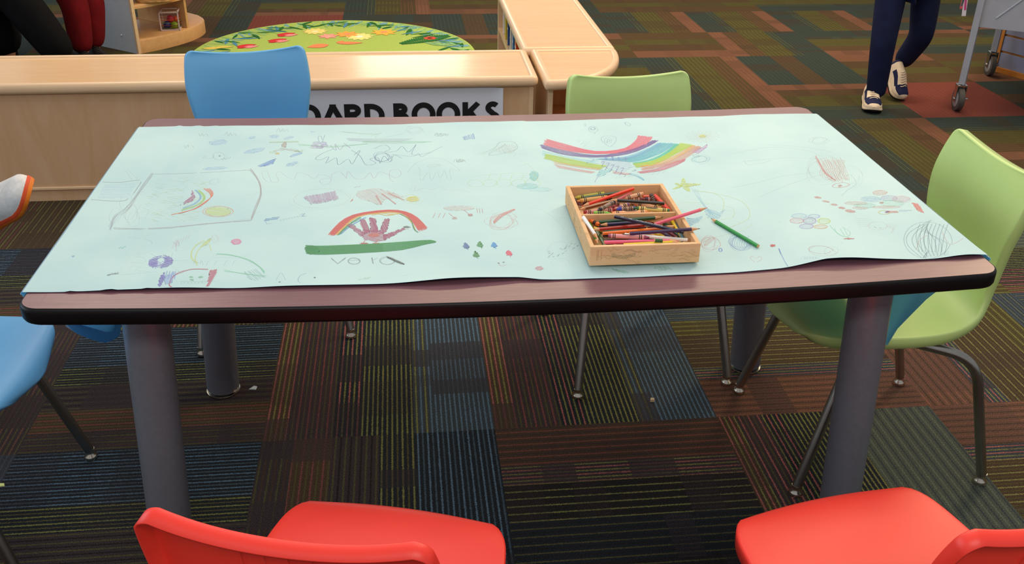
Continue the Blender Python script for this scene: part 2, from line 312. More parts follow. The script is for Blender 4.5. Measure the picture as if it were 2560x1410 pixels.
# ------------------------------------------------------------------ table
def rr_cols(w, d, r, n=8, m=24):
    xs = []
    for k in range(n+1): xs.append(-w/2 + r - r*math.cos(math.pi/2*k/n))
    for k in range(1, m): xs.append(-w/2+r+(w-2*r)*k/m)
    for k in range(n+1): xs.append(w/2 - r + r*math.sin(math.pi/2*k/n))
    out = []
    for x in xs:
        e = max(0, abs(x)-(w/2-r)); h = d/2 - r + math.sqrt(max(0, r*r-e*e)); out.append((x, h))
    return out
def table():
    t = empty('activity_table'); tag(t, 'large brown laminate table with rounded black edge and thick grey legs', 'table')
    def ring(ins, dz):
        c = rr_cols(TW-2*ins, TD-2*ins, .035-min(ins, .02)*.6)
        lo = [(x, -h, HT-sag(x, -h)+dz) for x, h in c]; hi = [(x, h, HT-sag(x, h)+dz) for x, h in reversed(c)]
        return lo+hi
    mb = MB(); n = len(rr_cols(1, 1, .03))
    R = [ring(.0045, 0)]; ids = [mb.vert(p) for p in R[0]]
    for k in range(n-1): mb.face((ids[k], ids[k+1], ids[2*n-2-k], ids[2*n-1-k]))
    mb.build('tabletop', MT['laminate'], t, 0)
    mb = MB()
    rings = [ring(.0045, -.0002), ring(.002, -.001), ring(.0004, -.004), ring(0, -.009), ring(0, -.026), ring(.002, -.031), ring(.007, -.035), ring(.03, -.036)]
    ids = mb.loops(rings[::-1], 0, False, False)
    b = ids[0]
    for k in range(n-1): mb.face((b[k], b[2*n-1-k], b[2*n-2-k], b[k+1]), 1)
    mb.build('edge_band', [MT['black'], MT['under']], t, 50)
    for sx in (-1, 1):
        for sy in (-1, 1):
            bx, by = sx*(TW/2-.1324), sy*(TD/2-.1678); zt = HT-.036-sag(sx*.78, sy*.36)
            tx, ty = bx-sx*.0526*zt, by-sy*.0094*zt
            mb = MB(); mb.tube([(bx+(tx-bx)*q, by+(ty-by)*q, .012+(zt+.004-.012)*q) for q in (0, .004, .5, 1)], [.044, .0455, .0455, .0455], 36)
            lg = mb.build('leg', MT['leg_paint'], t, 40)
            mb = MB(); mb.tube([(bx, by, 0), (bx, by, .003), (bx, by, .006), (bx, by, .007)], [.0475, .0485, .0475, .040], 36); mb.build('foot_ring', MT['glide'], lg, 40)
            mb = MB(); mb.tube([(bx, by, .006), (bx, by, .014)], [.043, .043], 36); mb.build('foot_cap', MT['black'], lg, 40)
            mb = MB(); mb.tube([(tx, ty, zt-.03), (tx, ty, zt-.004), (tx, ty, zt+.002)], [.05, .062, .062], 36); mb.build('mounting_plate', MT['leg_paint'], lg, 40)
table()
# ------------------------------------------------------------------ chairs
PROF = [(.028,.412),(.022,.430),(.004,.443),(-.05,.446),(-.13,.440),(-.22,.434),(-.30,.434),(-.36,.440),(-.405,.456),(-.430,.486),(-.441,.53),(-.440,.59),(-.436,.65),(-.438,.71),(-.447,.77),(-.459,.818)]
WID = [.145,.165,.182,.198,.206,.210,.206,.194,.178,.162,.155,.163,.175,.184,.182,.174]
CRV = [0,0,0,-.002,.004,.010,.014,.016,.020,.022,.024,.024,.022,.018,.013,.010]   # how far the sides lift off the middle
def catmull(P, n):
    P = [np.array(p, float) for p in P]; out = []; m = len(P)-1
    for k in range(n+1):
        x = m*k/n; i = min(int(x), m-1); t = x-i
        p0, p1, p2, p3 = P[max(i-1, 0)], P[i], P[i+1], P[min(i+2, m)]
        out.append(.5*((2*p1)+(-p0+p2)*t+(2*p0-5*p1+4*p2-p3)*t*t+(-p0+3*p1-3*p2+p3)*t**3))
    return out
def shell_parts():
    ns, nt = 84, 28
    data = catmull([(a[0], a[1], w, c) for a, w, c in zip(PROF, WID, CRV)], 600)
    P = np.array(data); d = np.r_[0, np.cumsum(np.hypot(np.diff(P[:, 0]), np.diff(P[:, 1])))]; L = d[-1]
    rt, rb = .016, .085
    th = np.linspace(0, math.pi/2, 11)
    ss = np.r_[rb*(1-np.cos(th)), np.linspace(rb, L-rt, ns-18)[1:-1], (L-rt*(1-np.cos(th)))[::-1]]; ns = len(ss)-1
    rows = [np.array([np.interp(s, d, P[:, k]) for k in range(4)]) for s in ss]
    g = np.zeros((ns+1, nt+1, 3))
    for i, (s, r) in enumerate(zip(ss, rows)):
        i0 = max(i-1, 0); i1 = min(i+1, ns); tv = rows[i1][:2]-rows[i0][:2]; tv /= np.hypot(*tv); nn = np.array([-tv[1], tv[0]])
        nn = -nn if (nn[1] < 0 and tv[0] < -.5) else nn      # normal points to the sitter
        if nn[0] < 0 and tv[1] > .5: nn = -nn
        w = r[2]
        de = L-s
        if de < rt: w = w-rt+math.sqrt(max(0, rt*rt-(rt-de)**2))
        if s < rb: w = w-rb*.72+math.sqrt(max(0, rb*rb-(rb-s)**2))*.72
        for k in range(nt+1):
            t = -math.cos(math.pi*k/nt)*.35 + (2*k/nt-1)*.65
            q = t*t*(.55+.45*abs(t)); yy = r[0]+nn[0]*r[3]*q; zz = r[1]+nn[1]*r[3]*q
            up_ = max(0, (s-L*.80)/(L*.20)); zz -= .013*(1-t*t)*up_**1.5      # dip in the middle of the top edge
            fr = max(0, 1-s/(L*.10)); yy += .016*(1-t*t)*fr               # bowed front edge
            g[i, k] = (t*w, yy, zz)
    du = np.gradient(g, axis=0); dv = np.gradient(g, axis=1); nr = np.cross(dv, du); nr /= np.linalg.norm(nr, axis=2, keepdims=True)+1e-12
    if nr[10, nt//2, 2] < 0: nr = -nr
    # boundary loop; normals taken a little inside, where the surface is regular
    B = [(0, k) for k in range(nt)]+[(i, nt) for i in range(ns)]+[(ns, k) for k in range(nt, 0, -1)]+[(i, 0) for i in range(ns, 0, -1)]
    ci = lambda i: min(max(i, 12), ns-13); ck = lambda k: min(max(k, 2), nt-2)
    nc = nr.copy()
    for i in range(ns+1):
        for k in range(nt+1): nc[i, k] = nr[ci(i), ck(k)]
    # at the front lip keep the row's own tilt
    for i in range(0, 12):
        for k in range(nt+1): nc[i, k] = nr[max(i, 1), min(max(k, 8), nt-8)]
    nr = nc
    pb = np.array([g[b] for b in B]); tb = np.roll(pb, -1, 0)-np.roll(pb, 1, 0); tb /= np.linalg.norm(tb, axis=1, keepdims=True)+1e-12
    nb = np.array([nr[b] for b in B]); ob = np.cross(tb, nb)
    ob /= np.linalg.norm(ob, axis=1, keepdims=True)+1e-12
    if ob[nt+ns//3][0] < 0: ob = -ob
    srow = np.array([ss[b[0]] for b in B]); depth = np.interp(srow/L, [0, .12, .42, .55, .68, 1], [.020, .029, .027, .014, .020, .026])[:, None]
    rings = [pb]
    for an in (30, 60, 90):
        a = math.radians(an); rings.append(pb+ob*.005*math.sin(a)-nb*.005*(1-math.cos(a)))
    rings.append(pb+ob*.005-nb*depth); rings.append(pb+ob*.0015-nb*depth); rings.append(pb-ob*.001-nb*.005)
    V = [tuple(x) for x in g.reshape(-1, 3)]; idx = lambda i, k: i*(nt+1)+k
    Fa = []; si = []
    for i in range(ns):
        for k in range(nt): Fa.append((idx(i, k), idx(i, k+1), idx(i+1, k+1), idx(i+1, k))); si.append(i)
    base = len(V); gu = g-nr*.005
    V += [tuple(x) for x in gu.reshape(-1, 3)]
    for i in range(ns):
        for k in range(nt): Fa.append((base+idx(i, k), base+idx(i+1, k), base+idx(i+1, k+1), base+idx(i, k+1))); si.append(i)
    prev = [idx(*b) for b in B]; nbn = len(B)
    for r in rings[1:-1]:
        st = len(V); V += [tuple(x) for x in r]; cur = list(range(st, st+nbn))
        for q in range(nbn): q2 = (q+1) % nbn; Fa.append((prev[q], cur[q], cur[q2], prev[q2])); si.append(min(B[q][0], B[q2][0]))
        prev = cur
    cur = [base+idx(*b) for b in B]
    for q in range(nbn): q2 = (q+1) % nbn; Fa.append((prev[q], cur[q], cur[q2], prev[q2])); si.append(min(B[q][0], B[q2][0]))
    import bmesh
    me = bpy.data.meshes.new('tmp_shell'); me.from_pydata(V, [], Fa); me.update()
    bm = bmesh.new(); bm.from_mesh(me); bmesh.ops.recalc_face_normals(bm, faces=bm.faces[:]); bm.to_mesh(me); bm.free()
    faces = [tuple(p.vertices) for p in me.polygons]; nrm = [tuple(v.normal) for v in me.vertices]
    bpy.data.meshes.remove(me)
    split = int(np.argmin(abs(ss-np.interp(9.2, np.arange(16), np.interp(np.linspace(0, 600, 16), np.arange(601), d)))))
    return V, faces, nrm, si, split, g, nr, ss, L
SH = shell_parts()
def sub_shell(name, back, mat):
    V, faces, nrm, si, split = SH[:5]
    fs = [f for f, s in zip(faces, si) if (s >= split) == back]
    used = sorted({i for f in fs for i in f}); mp = {u: k for k, u in enumerate(used)}
    vv = [V[u] for u in used]; nn = [nrm[u] for u in used]; ff = [tuple(mp[i] for i in f) for f in fs]
    if back:   # moulded ribs down the rear of the backrest
        g, nr, ss, L = SH[5:]; nt = g.shape[1]-1
        for kk in (10, 12, 14, 16, 18):
            prev = None
            for i in range(split+3, g.shape[0]-1, 2):
                p = g[i, kk]-nr[i, kk]*.0048; o = nr[i, kk]; a = len(vv)
                for dx, dn in ((-.0022, 0), (-.0012, .0026), (.0012, .0026), (.0022, 0)):
                    vv.append(tuple(p-o*dn+np.array([dx, 0, 0]))); nn.append(tuple(-o))
                if prev is not None:
                    for q in range(3): ff.append((prev+q, prev+q+1, a+q+1, a+q))
                prev = a
    me = bpy.data.meshes.new(name); me.from_pydata(vv, [], ff); me.materials.append(mat); me.polygons.foreach_set('use_smooth', [True]*len(ff)); me.update()
    me.normals_split_custom_set_from_vertices(nn)
    return me
def arc_path(pts, r=.05, n=7):
    pts = [Vector(p) for p in pts]; out = [pts[0]]
    for a, b, c in zip(pts[:-2], pts[1:-1], pts[2:]):
        u = (a-b); w = (c-b); k = min(r, u.length*.48, w.length*.48); p0 = b+u.normalized()*k; p1 = b+w.normalized()*k
        for i in range(n+1): t = i/n; out.append(p0*(1-t)**2+b*2*t*(1-t)+p1*t*t)
    out.append(pts[-1]); return out
def make_chair(mat, label, group):
    t = empty('plastic_chair'); tag(t, label, 'chair', group)
    for nm, bk in (('seat', False), ('backrest', True)):
        o = bpy.data.objects.new(nm, sub_shell(nm, bk, mat)); COL.objects.link(o); o.parent = t
    for sx in (-1, 1):
        for fr in (1, 0):
            fx = sx*.228
            if fr: foot = (fx, .0, .026); path = arc_path([foot, (sx*.185, -.10, .395), (sx*.165, -.20, .412)], .05)
            else: foot = (fx, -.495, .026); path = arc_path([foot, (sx*.210, -.405, .372), (sx*.165, -.22, .412)], .075, 10)
            mb = MB(); mb.tube(path, .0128, 18); lg = mb.build('leg', MT['tube'], t, 50)
            mb = MB(); x, y, _ = foot
            mb.tube([(x, y, .031), (x, y, .024), (x, y, .019), (x, y, .012), (x, y, .004), (x, y, 0)], [.0125, .0115, .0115, .0165, .0185, .017], 20)
            mb.build('foot_glide', MT['glide'], lg, 45)
    mb = MB()
    for y in (-.14, -.27): mb.tube(arc_path([(-.172, y-.02, .414), (-.12, y, .423), (.12, y, .423), (.172, y-.02, .414)], .02), .010, 12)
    mb.build('under_seat_frame', MT['tube'], t, 50)
    return t
def place(o, x, y, rz, label=None):
    o.location = (x, y, 0); o.rotation_euler = (0, 0, rz)
    if label: o['label'] = label
G_ = 'moulded plastic chairs round the table'
R = math.radians
blue0 = make_chair(MT['blueplastic'], 'blue plastic chair behind the table, its backrest in front of the BOARD BOOKS sign', G_)
place(blue0, -.6515, .589, R(180+8.9))
green0 = make_chair(MT['greenplastic'], 'lime green plastic chair tucked in behind the table by the curved shelf end', G_)
place(green0, .470, .248, R(180+4))
green1 = copy_tree(green0); place(green1, .722, -.010, R(90+.3), 'lime green plastic chair at the right end of the table beside the hanging blue paper')
blue1 = copy_tree(blue0); place(blue1, -1.090, -.165, R(-90-3), 'blue plastic chair cut off by the left picture edge, beside the front table corner')
red0 = make_chair(MT['redplastic'], 'red plastic chair in front with its ribbed backrest towards the camera, by the left leg', G_)
place(red0, -.262, -.732, R(-15.5))
red1 = copy_tree(red0); place(red1, .513, -.775, R(10.5), 'red plastic chair at the lower right corner, seat towards the right table leg')
# ------------------------------------------------------------------ low maple shelves
def inset_loop(pts, ins):
    n = len(pts); out = []
    for i in range(n):
        a, b, c = np.array(pts[i-1]), np.array(pts[i]), np.array(pts[(i+1) % n])
        d1 = (b-a)/np.linalg.norm(b-a); d2 = (c-b)/np.linalg.norm(c-b)
        n1 = np.array([-d1[1], d1[0]]); n2 = np.array([-d2[1], d2[0]]); m = n1+n2; m /= max(1e-9, m@m)/2
        l = np.linalg.norm(m)
        if l > 1.6: m *= 1.6/l
        out.append(tuple(b+m*ins))
    return out
def rect_loop(x0, y0, x1, y1, r, n=6):
    out = []
    for cx, cy, a0 in ((x1-r, y0+r, -90), (x1-r, y1-r, 0), (x0+r, y1-r, 90), (x0+r, y0+r, 180)):
        for k in range(n+1): a = R(a0+90*k/n); out.append((cx+r*math.cos(a), cy+r*math.sin(a)))
    return out
def rimmed_top(loop, z0, z1, parent, name='top', rim=.034, mat='maple', emat='maple_edge'):
    # round-nosed slab with a raised border around a shallow field
    h = z1-z0; pr = [(.012, 0), (.004, .004), (0, .3*h), (0, .6*h), (.003, .85*h), (.010, h), (.018, h+.002), (rim-.006, h+.001), (rim-.002, h-.002), (rim, h-.006)]
    mb = MB(); rings = []
    for ins, dz in pr: rings.append([(x, y, z0+dz) for x, y in (loop(ins) if callable(loop) else inset_loop(loop, ins))])
    ids = mb.loops(rings, 1, True, False)
    mb.face([i for i in ids[-1]], 0)
    return mb.build(name, [MT[mat], MT[emat]], parent, 40)
def shelf_unit(x0, x1, y0, y1, label, ztop=.5):
    t = empty('low_bookcase', ((x0+x1)/2, (y0+y1)/2, 0)); tag(t, label, 'bookcase'); cx, cy = (x0+x1)/2, (y0+y1)/2
    w, d = (x1-x0)/2, (y1-y0)/2
    rimmed_top(lambda i: rect_loop(-w+i, -d+i, w-i, d-i, max(.028-i, .0015)), ztop-.043, ztop-.002, t)
    f = -d+.022
    mb = MB(); mb.box((-w+.022, f, .062), (w-.034, f+.014, ztop-.042)); mb.build('front_panel', MT['maple_panel'], t, 0)
    mb = MB(); mb.box((-w+.022, f-.006, .05), (w-.02, f+.012, .063)); mb.build('bottom_moulding', MT['maple_edge'], t, 0, .003)
    mb = MB(); mb.box((-w+.024, f+.004, 0), (w-.022, f+.018, .05)); mb.build('kick_board', MT['maple_panel'], t, 0)
    for s in (-1, 1):
        mb = MB(); xx = s*(w-.027); mb.box((xx-.009, f-.002, .05 if s > 0 else 0), (xx+.009, d-.02, ztop-.042)); mb.build('side_panel', MT['maple_edge'], t, 0, .002)
    mb = MB(); mb.box((-w+.03, f+.02, .05), (w-.036, d-.03, .066)); mb.build('shelf', MT['maple'], t, 0)
    return t
YF, YB = 1.786, 2.235
shelf_unit(-2.062, -.8835, YF, YB, 'low maple bookcase on the left, its plain back panel behind the white running shoe')
unitB = shelf_unit(-.8775, .318, YF, YB, 'low maple bookcase in the middle carrying the BOARD BOOKS sign behind the blue chair')
def corner_unit():
    t = empty('corner_shelf', (.335, YB, 0)); tag(t, 'quarter-round maple corner shelf with raised rim behind the lime green chair', 'bookcase')
    rx, ry = .392, YB-1.745+.02
    def lp(i):
        ax, ay = i, i; r0 = max(.016-i, .0015)     # back-left corner is the centre of the quarter round
        X1, Y1 = rx-i, ry-i
        o = [(ax, -Y1+r0), (ax+r0*.3, -Y1+r0*.3), (ax+r0, -Y1)]
        o += [(ax+r0+(X1-ax-r0)*math.sin(R(a)), -ay-r0-(Y1-ay-r0)*math.cos(R(a))) for a in range(5, 91, 5)]
        o += [(X1-r0*.3, -ay-r0*.3), (X1-r0, -ay), (ax+r0, -ay), (ax+r0*.3, -ay-r0*.3), (ax, -ay-r0)]
        return o
    rimmed_top(lp, .457, .498, t)
    mb = MB(); mb.box((.022, -ry+.05, 0), (.042, -.02, .457)); mb.build('side_panel', MT['maple_edge'], t, 0, .002)
    mb = MB(); mb.box((.042, -.045, 0), (rx-.022, -.022, .457)); mb.build('back_panel', MT['maple_orange'], t, 0, .002)
    il = lp(.035)
    for z in (.06, .235):
        mb = MB(); mb.loops([[(x, y, z) for x, y in il], [(x, y, z+.018) for x, y in il]]); mb.build('shelf', MT['maple_orange'], t, 30)
    mb = MB(); il2 = lp(.05); mb.loops([[(x, y, 0) for x, y in il2], [(x, y, .06) for x, y in il2]]); mb.build('base', MT['maple_panel'], t, 30)
corner_unit()
def side_unit():
    x0, x1, y0, y1 = .300, .728, YB+.006, 3.60
    t = empty('low_bookcase', ((x0+x1)/2, (y0+y1)/2, 0)); tag(t, 'low maple bookcase running away from the camera with picture books in its left side', 'bookcase')
    w, d = (x1-x0)/2, (y1-y0)/2
    rimmed_top(lambda i: rect_loop(-w+i, -d+i, w-i, d-i, max(.02-i, .0015)), .457, .498, t)
    for s in (-1, 1):
        mb = MB(); yy = s*(d-.03); mb.box((-w+.016, yy-.01, 0), (w-.02, yy+.01, .457)); mb.build('side_panel', MT['maple_edge'], t, 0, .002)
    mb = MB(); mb.box((-w+.016, -.01, .078), (w-.04, .01, .262)); mb.build('divider', MT['maple_edge'], t, 0)
    mb = MB(); mb.box((w-.04, -d+.03, 0), (w-.022, d-.03, .457)); mb.build('back_panel', MT['maple_panel'], t, 0)
    for z in (.06, .262):
        mb = MB(); mb.box((-w+.02, -d+.04, z), (w-.04, d-.04, z+.018)); mb.build('shelf', MT['maple'], t, 0)
    mb = MB(); mb.box((-w+.03, -d+.04, 0), (-w+.045, d-.04, .06)); mb.build('kick_board', MT['maple_panel'], t, 0)
    # books standing on the upper shelf, spines to the left
    cols = [('f0ede6', 'thin white picture book with speckled spine, farthest of the row in the side bookcase'), ('d9c23a', 'yellow picture book beside the white one in the side bookcase'),
            ('2b4f8c', 'dark blue picture book with a white edge in the side bookcase'), ('e8e4d8', 'cream picture book between blue books in the side bookcase'),
            ('3f7fb5', 'light blue picture book leaning in the side bookcase'), ('d4502a', 'orange and green picture book nearest the corner shelf')]
    yy = 3.40
    for k, (c, lab) in enumerate(cols):
        th = (.012, .02, .022, .02, .03, .05)[k]; h = (.145, .13, .15, .12, .14, .15)[k]; dp = .17
        b = empty('picture_book', (x0+.03, yy, .2805)); tag(b, lab, 'book', 'picture books in the side bookcase')
        mb = MB(); mb.box((0, 0, 0), (dp, th, h)); cv = mb.build('cover', plain('cover_%s' % c, c, .35, 0, .5, .05), b, 0, .0015)
        mb = MB(); mb.box((.004, .002, .003), (dp+.0005, th-.002, h+.0005)); mb.build('pages', MT['white_sign'] if 'white_sign' in MT else MT['white_paper'], b, 0)
        mb = MB(); mb.box((-.0006, .001, h*.55), (.0, th-.001, h*.62)); mb.build('spine_label', MT['white_paper'], b, 0)
        if k == 5:
            mb = MB(); mb.box((-.0008, .0, .0), (.0002, th, h*.5)); mb.build('green_spine_band', plain('spine_green', '2f8f3a', .4), b, 0)
            mb = MB(); mb.box((.0, -.0008, .0), (dp, .0, h*.5)); mb.build('green_cover_band', plain('cover_green', '2f8f3a', .4), b, 0)
        yy -= th+(.11 if k < 5 else 0)
side_unit()
# ------------------------------------------------------------------ BOARD BOOKS sign
def letter_strokes():
    H = 1.0
    def arc(cx, cy, rx, ry, a0, a1, n=20): return [(cx+rx*math.cos(R(a0+(a1-a0)*k/n)), cy+ry*math.sin(R(a0+(a1-a0)*k/n))) for k in range(n+1)]
    s = .115
    return {
     'O': (1.06, [arc(.53, .5, .53-s, .5-s+.02, 0, 360, 36)]),
     'A': (.98, [[(.09, 0), (.49, .93)], [(.89, 0), (.49, .93)], [(.25, .28), (.73, .28)], [(.375, .885), (.605, .885)]]),
     'R': (.70, [[(s, 0), (s, 1)], [(s, 1-s), (.30, 1-s)]+arc(.34, .72, .22, .165, 90, -90, 14)+[(s, .555)], [(.33, .5), (.60, 0)]]),
     'D': (.86, [[(s, 0), (s, 1)], [(s, 1-s), (.26, 1-s)]+arc(.28, .5, .47, .385, 90, -90, 20)+[(s, s)]]),
     'B': (.70, [[(s, 0), (s, 1)], [(s, 1-s), (.28, 1-s)]+arc(.31, .745, .20, .14, 90, -90, 12)+[(s, .605)], [(s, .5), (.30, .5)]+arc(.34, .31, .25, .195, 90, -90, 12)+[(s, s)]]),
     'K': (.80, [[(s, 0), (s, 1)], [(.16, .47), (.64, .97)], [(.30, .60), (.70, .03)]]),
     'S': (.66, [arc(.34, .735, .20, .165, 40, 235, 16)+arc(.30, .29, .24, .19, 72, -150, 18)]),
    }
def ribbon2d(pts, hw):
    pts = [np.array(p) for p in pts]; L = []; Rr = []
    closed = np.linalg.norm(pts[0]-pts[-1]) < 1e-6
    n = len(pts)
    for i in range(n):
        a = pts[i-1] if i > 0 else (pts[-2] if closed else pts[0]); c = pts[i+1] if i < n-1 else (pts[1] if closed else pts[-1])
        t = (c-a)/max(1e-9, np.linalg.norm(c-a)); nn = np.array([-t[1], t[0]]); L.append(pts[i]+nn*hw); Rr.append(pts[i]-nn*hw)
    return L, Rr
def sign():
    y = YF+.022-.0015; xa, xb, za, zb = -.86, .172, .235, .453
    t = empty('shelf_sign', (0, y, 0)); tag(t, 'white paper sign with bold black BOARD BOOKS lettering taped to the shelf back', 'sign')
    mb = MB(); cols = []
    for k in range(41):
        x = xa+(xb-xa)*k/40; c = max(0, (x-(xb-.05))/.05); dy = -.001-.012*c*c
        cols.append((x, dy))
    a = [[mb.vert((x, dy, z)) for x, dy in cols] for z in (za, zb)]; b = [[mb.vert((x, dy+.0008, z)) for x, dy in cols] for z in (za, zb)]
    for k in range(40):
        mb.face((a[0][k], a[0][k+1], a[1][k+1], a[1][k])); mb.face((b[0][k], b[1][k], b[1][k+1], b[0][k+1])); mb.face((a[1][k], a[1][k+1], b[1][k+1], b[1][k])); mb.face((a[0][k], b[0][k], b[0][k+1], a[0][k+1]))
    mb.face((a[0][0], a[1][0], b[1][0], b[0][0])); mb.face((a[0][40], b[0][40], b[1][40], a[1][40]))
    mb.build('paper', MT['white_paper'], t, 30)
    # letters, measured left edges along the shelf
    LS = letter_strokes(); capz = upy(1100, 256, y)[2]; H = .100; y0 = -.0022
    xs = [('D', 911), ('A', 806), ('R', 860), ('B', 984)]
    seq = [('A', 806, 878), ('R', 860, 904), ('D', 911, 960), ('B', 984, 1022), ('O', 1029, 1088), ('O', 1091, 1150), ('K', 1156, 1205), ('S', 1212, 1251), ('O', 742, 800)]
    for ch, u0, u1 in seq:
        X0 = upy(u0, 270, y)[0]; X1 = upy(u1, 270, y)[0]; wd, st = LS[ch]; mb = MB()
        if ch == 'A': X0 = upy(809-3, 290, y)[0]; X1 = upy(861, 290, y)[0]; X0 -= .012; X1 += .012
        sx = (X1-X0)/wd
        if ch in 'R': sx = (X1-X0)/wd
        for ki, pl in enumerate(st):
            y0 = -.0022-ki*.00012
            L, Q = ribbon2d([(p[0]*sx/H, p[1]) for p in pl], .115)
            for k in range(len(L)-1):
                ids = [mb.vert((X0+q[0]*H, y0-(.012*max(0, (X0+q[0]*H-(xb-.05))/.05)**2), capz-H+min(1.02, q[1])*H)) for q in (Q[k], Q[k+1], L[k+1], L[k])]; mb.face(ids)
        mb.build('letter', MT['ink'], t, 0)
    # first letter, behind the chair
    mb = MB(); X0 = upy(742, 270, y)[0]-.085; wd, st = LS['B']
    for pl in st:
        L, Q = ribbon2d([(p[0], p[1]) for p in pl], .115)
        for k in range(len(L)-1): mb.face([mb.vert((X0+q[0]*H, y0, capz-H+q[1]*H)) for q in (Q[k], Q[k+1], L[k+1], L[k])])
    mb.build('letter', MT['ink'], t, 0)
sign()
# ------------------------------------------------------------------ round rug
def rug():
    cx, cy, r, zt = -.665, 4.06, .885, .011
    mb = MB(); n = 96; base = lin('a3ba5c')+(1,)
    rg = [[(cx+(r-i)*math.cos(2*math.pi*k/n), cy+(r-i)*math.sin(2*math.pi*k/n), z) for k in range(n)] for i, z in ((0, 0), (0, .006), (.004, .0105), (.012, zt))]
    mb.loops(rg, 0, False, True, c=base)
    L = [0]
    rn = random.Random(4)
    def poly(pts, col):   # pts in plan
        L[0] += 1; z = zt+.0002+L[0]*4e-6
        mb.face([mb.vert((x, y, z)) for x, y in pts], 0, lin(col)+(1,))
    def leaf(x, y, ang, ln, wd, col, bend=0.0):
        up_, dn = [], []
        for k in range(9):
            t = k/8; a = ang+bend*(t-.5); px = x+ln*t*math.cos(ang+bend*t*.5); py = y+ln*t*math.sin(ang+bend*t*.5); h = wd*math.sin(math.pi*t**.8)*.5
            up_.append((px-h*math.sin(a), py+h*math.cos(a))); dn.append((px+h*math.sin(a), py-h*math.cos(a)))
        poly(dn+up_[::-1][1:-1], col)
    inside = lambda x, y, m=.02: (x-cx)**2+(y-cy)**2 < (r-m)**2
    # fringe of blades around the rim
    for k in range(300):
        a = rn.uniform(0, 2*math.pi); r0 = r-.012; ln = rn.uniform(.10, .26)
        c = rn.choice(['8fb873', '8fb873', '7aa86a', '9cc07e', '6f9fa6', '6f9fae'])
        leaf(cx+r0*math.cos(a), cy+r0*math.sin(a), a+math.pi+rn.uniform(-.6, .6), ln, rn.uniform(.012, .03), c, rn.uniform(-.6, .6))
    for k in range(120):
        a = rn.uniform(0, 2*math.pi); r0 = r-rn.uniform(.012, .14); c = rn.choice(['2f6b2c', '2f6b2c', '27602c', '4f86a8'])
        leaf(cx+r0*math.cos(a), cy+r0*math.sin(a), a+math.pi+rn.uniform(-1.1, 1.1), rn.uniform(.10, .2), rn.uniform(.02, .036), c, rn.uniform(-.5, .5))
    def at(u, v): p = up(u, v, zt); return p[0], p[1]
    def flower(u, v, rad, n, c1, c2):
        x, y = at(u, v)
        for k in range(n): a = 2*math.pi*k/n+.2; leaf(x, y, a, rad, rad*.5, c1)
        for k in range(6): leaf(x, y, k*1.05, rad*.3, rad*.3, c2)
    flower(788, 79, .09, 11, 'e3d27a', 'f0dfae'); flower(898, 92, .10, 12, 'e8dd8a', 'f4ead0'); flower(820, 91, .075, 7, 'e29a8a', 'e8a89a'); flower(868, 86, .09, 8, 'e0a250', 'e8946a'); flower(960, 81, .095, 8, 'dfb04a', 'ea9468')
    for u, v in ((714, 88), (692, 103), (614, 117)):
        x, y = at(u, v); leaf(x-.06, y+.01, 0.1, .13, .07, 'c9383a', .5); leaf(x-.02, y-.02, .2, .11, .06, 'e38a8c', .3); leaf(x-.05, y-.035, .4, .07, .04, 'c9383a', 0)
    x, y = at(822, 112); leaf(x, y, 3.6, .15, .10, 'e8875c'); x, y = at(842, 108); leaf(x, y, -.1, .17, .07, 'e8875c', .2); leaf(x, y, .9, .07, .04, 'e8875c')
    x, y = at(535, 122); leaf(x-.07, y, .2, .14, .06, 'd9c05a'); leaf(x, y+.03, .1, .12, .05, 'd9c05a')
    # fern
    x0, y0 = at(1003, 110); x1, y1 = at(1125, 90); A = math.atan2(y1-y0, x1-x0); n = 22
    for k in range(n):
        t = k/(n-1); px, py = x0+(x1-x0)*t, y0+(y1-y0)*t; ln = .085*math.sin(math.pi*(.12+.8*t))
        for s in (1, -1):
            if inside(px, py, .05): leaf(px, py, A+s*1.15, ln*(1.2 if s > 0 else .9), .022, '2f6b34')
    x, y = at(1075, 96)
    for k in range(7): leaf(x, y, k*.9, .05, .035, 'c9503e')
    leaf(x-.02, y, 0, .04, .03, '2a1a14')
    for k in range(26):
        x, y = at(1060+k*3.6, 110-rn.uniform(0, 5))
        if inside(x, y, .12): leaf(x, y, -.9+rn.uniform(-.2, .2), .10, .012, '86b47c')
    o = mb.build('round_rug', colattr('rug_pile', .95, False, .1, .22, 260, .5), None, 0, col=True)
    tag(o, 'round green jungle rug with leaves, fern and flowers on the carpet behind the shelves', 'rug')
rug()
# ------------------------------------------------------------------ drawing paper on the table
PX0, PX1 = -.9185, .9185
def pedge(v):  # front and back edges of the sheet as measured along the table
    pass
FRONT = [(60,733),(180,732),(400,727),(700,722),(900,717),(1080,712),(1200,705),(1300,700),(1352,703),(1500,698),(1700,690),(1850,683),(1960,674),(2060,661),(2200,657),(2330,651),(2463,642)]
BACK = [(357,319),(500,317.5),(700,315),(860,314),(1000,313),(1120,308),(1260,305),(1400,303),(1500,299),(1640,296),(1800,292),(1900,287),(2036,286)]
def tabpt(u, v): p = surf(u, v); return p[0], p[1]
fx_ = sorted(tabpt(*p) for p in FRONT); bx_ = sorted(tabpt(*p) for p in BACK)
FXa, FYa = np.array([p[0] for p in fx_]), np.array([p[1] for p in fx_]); BXa, BYa = np.array([p[0] for p in bx_]), np.array([p[1] for p in bx_])
LIFT = [(-.14, .12, .010), (-.42, .10, .004), (.63, .10, .012), (.87, .05, .006), (-.66, .10, .004)]
CREASE = [(-.770, .0, .0036), (-.835, .02, .0022), (-.70, -.03, .0018)]
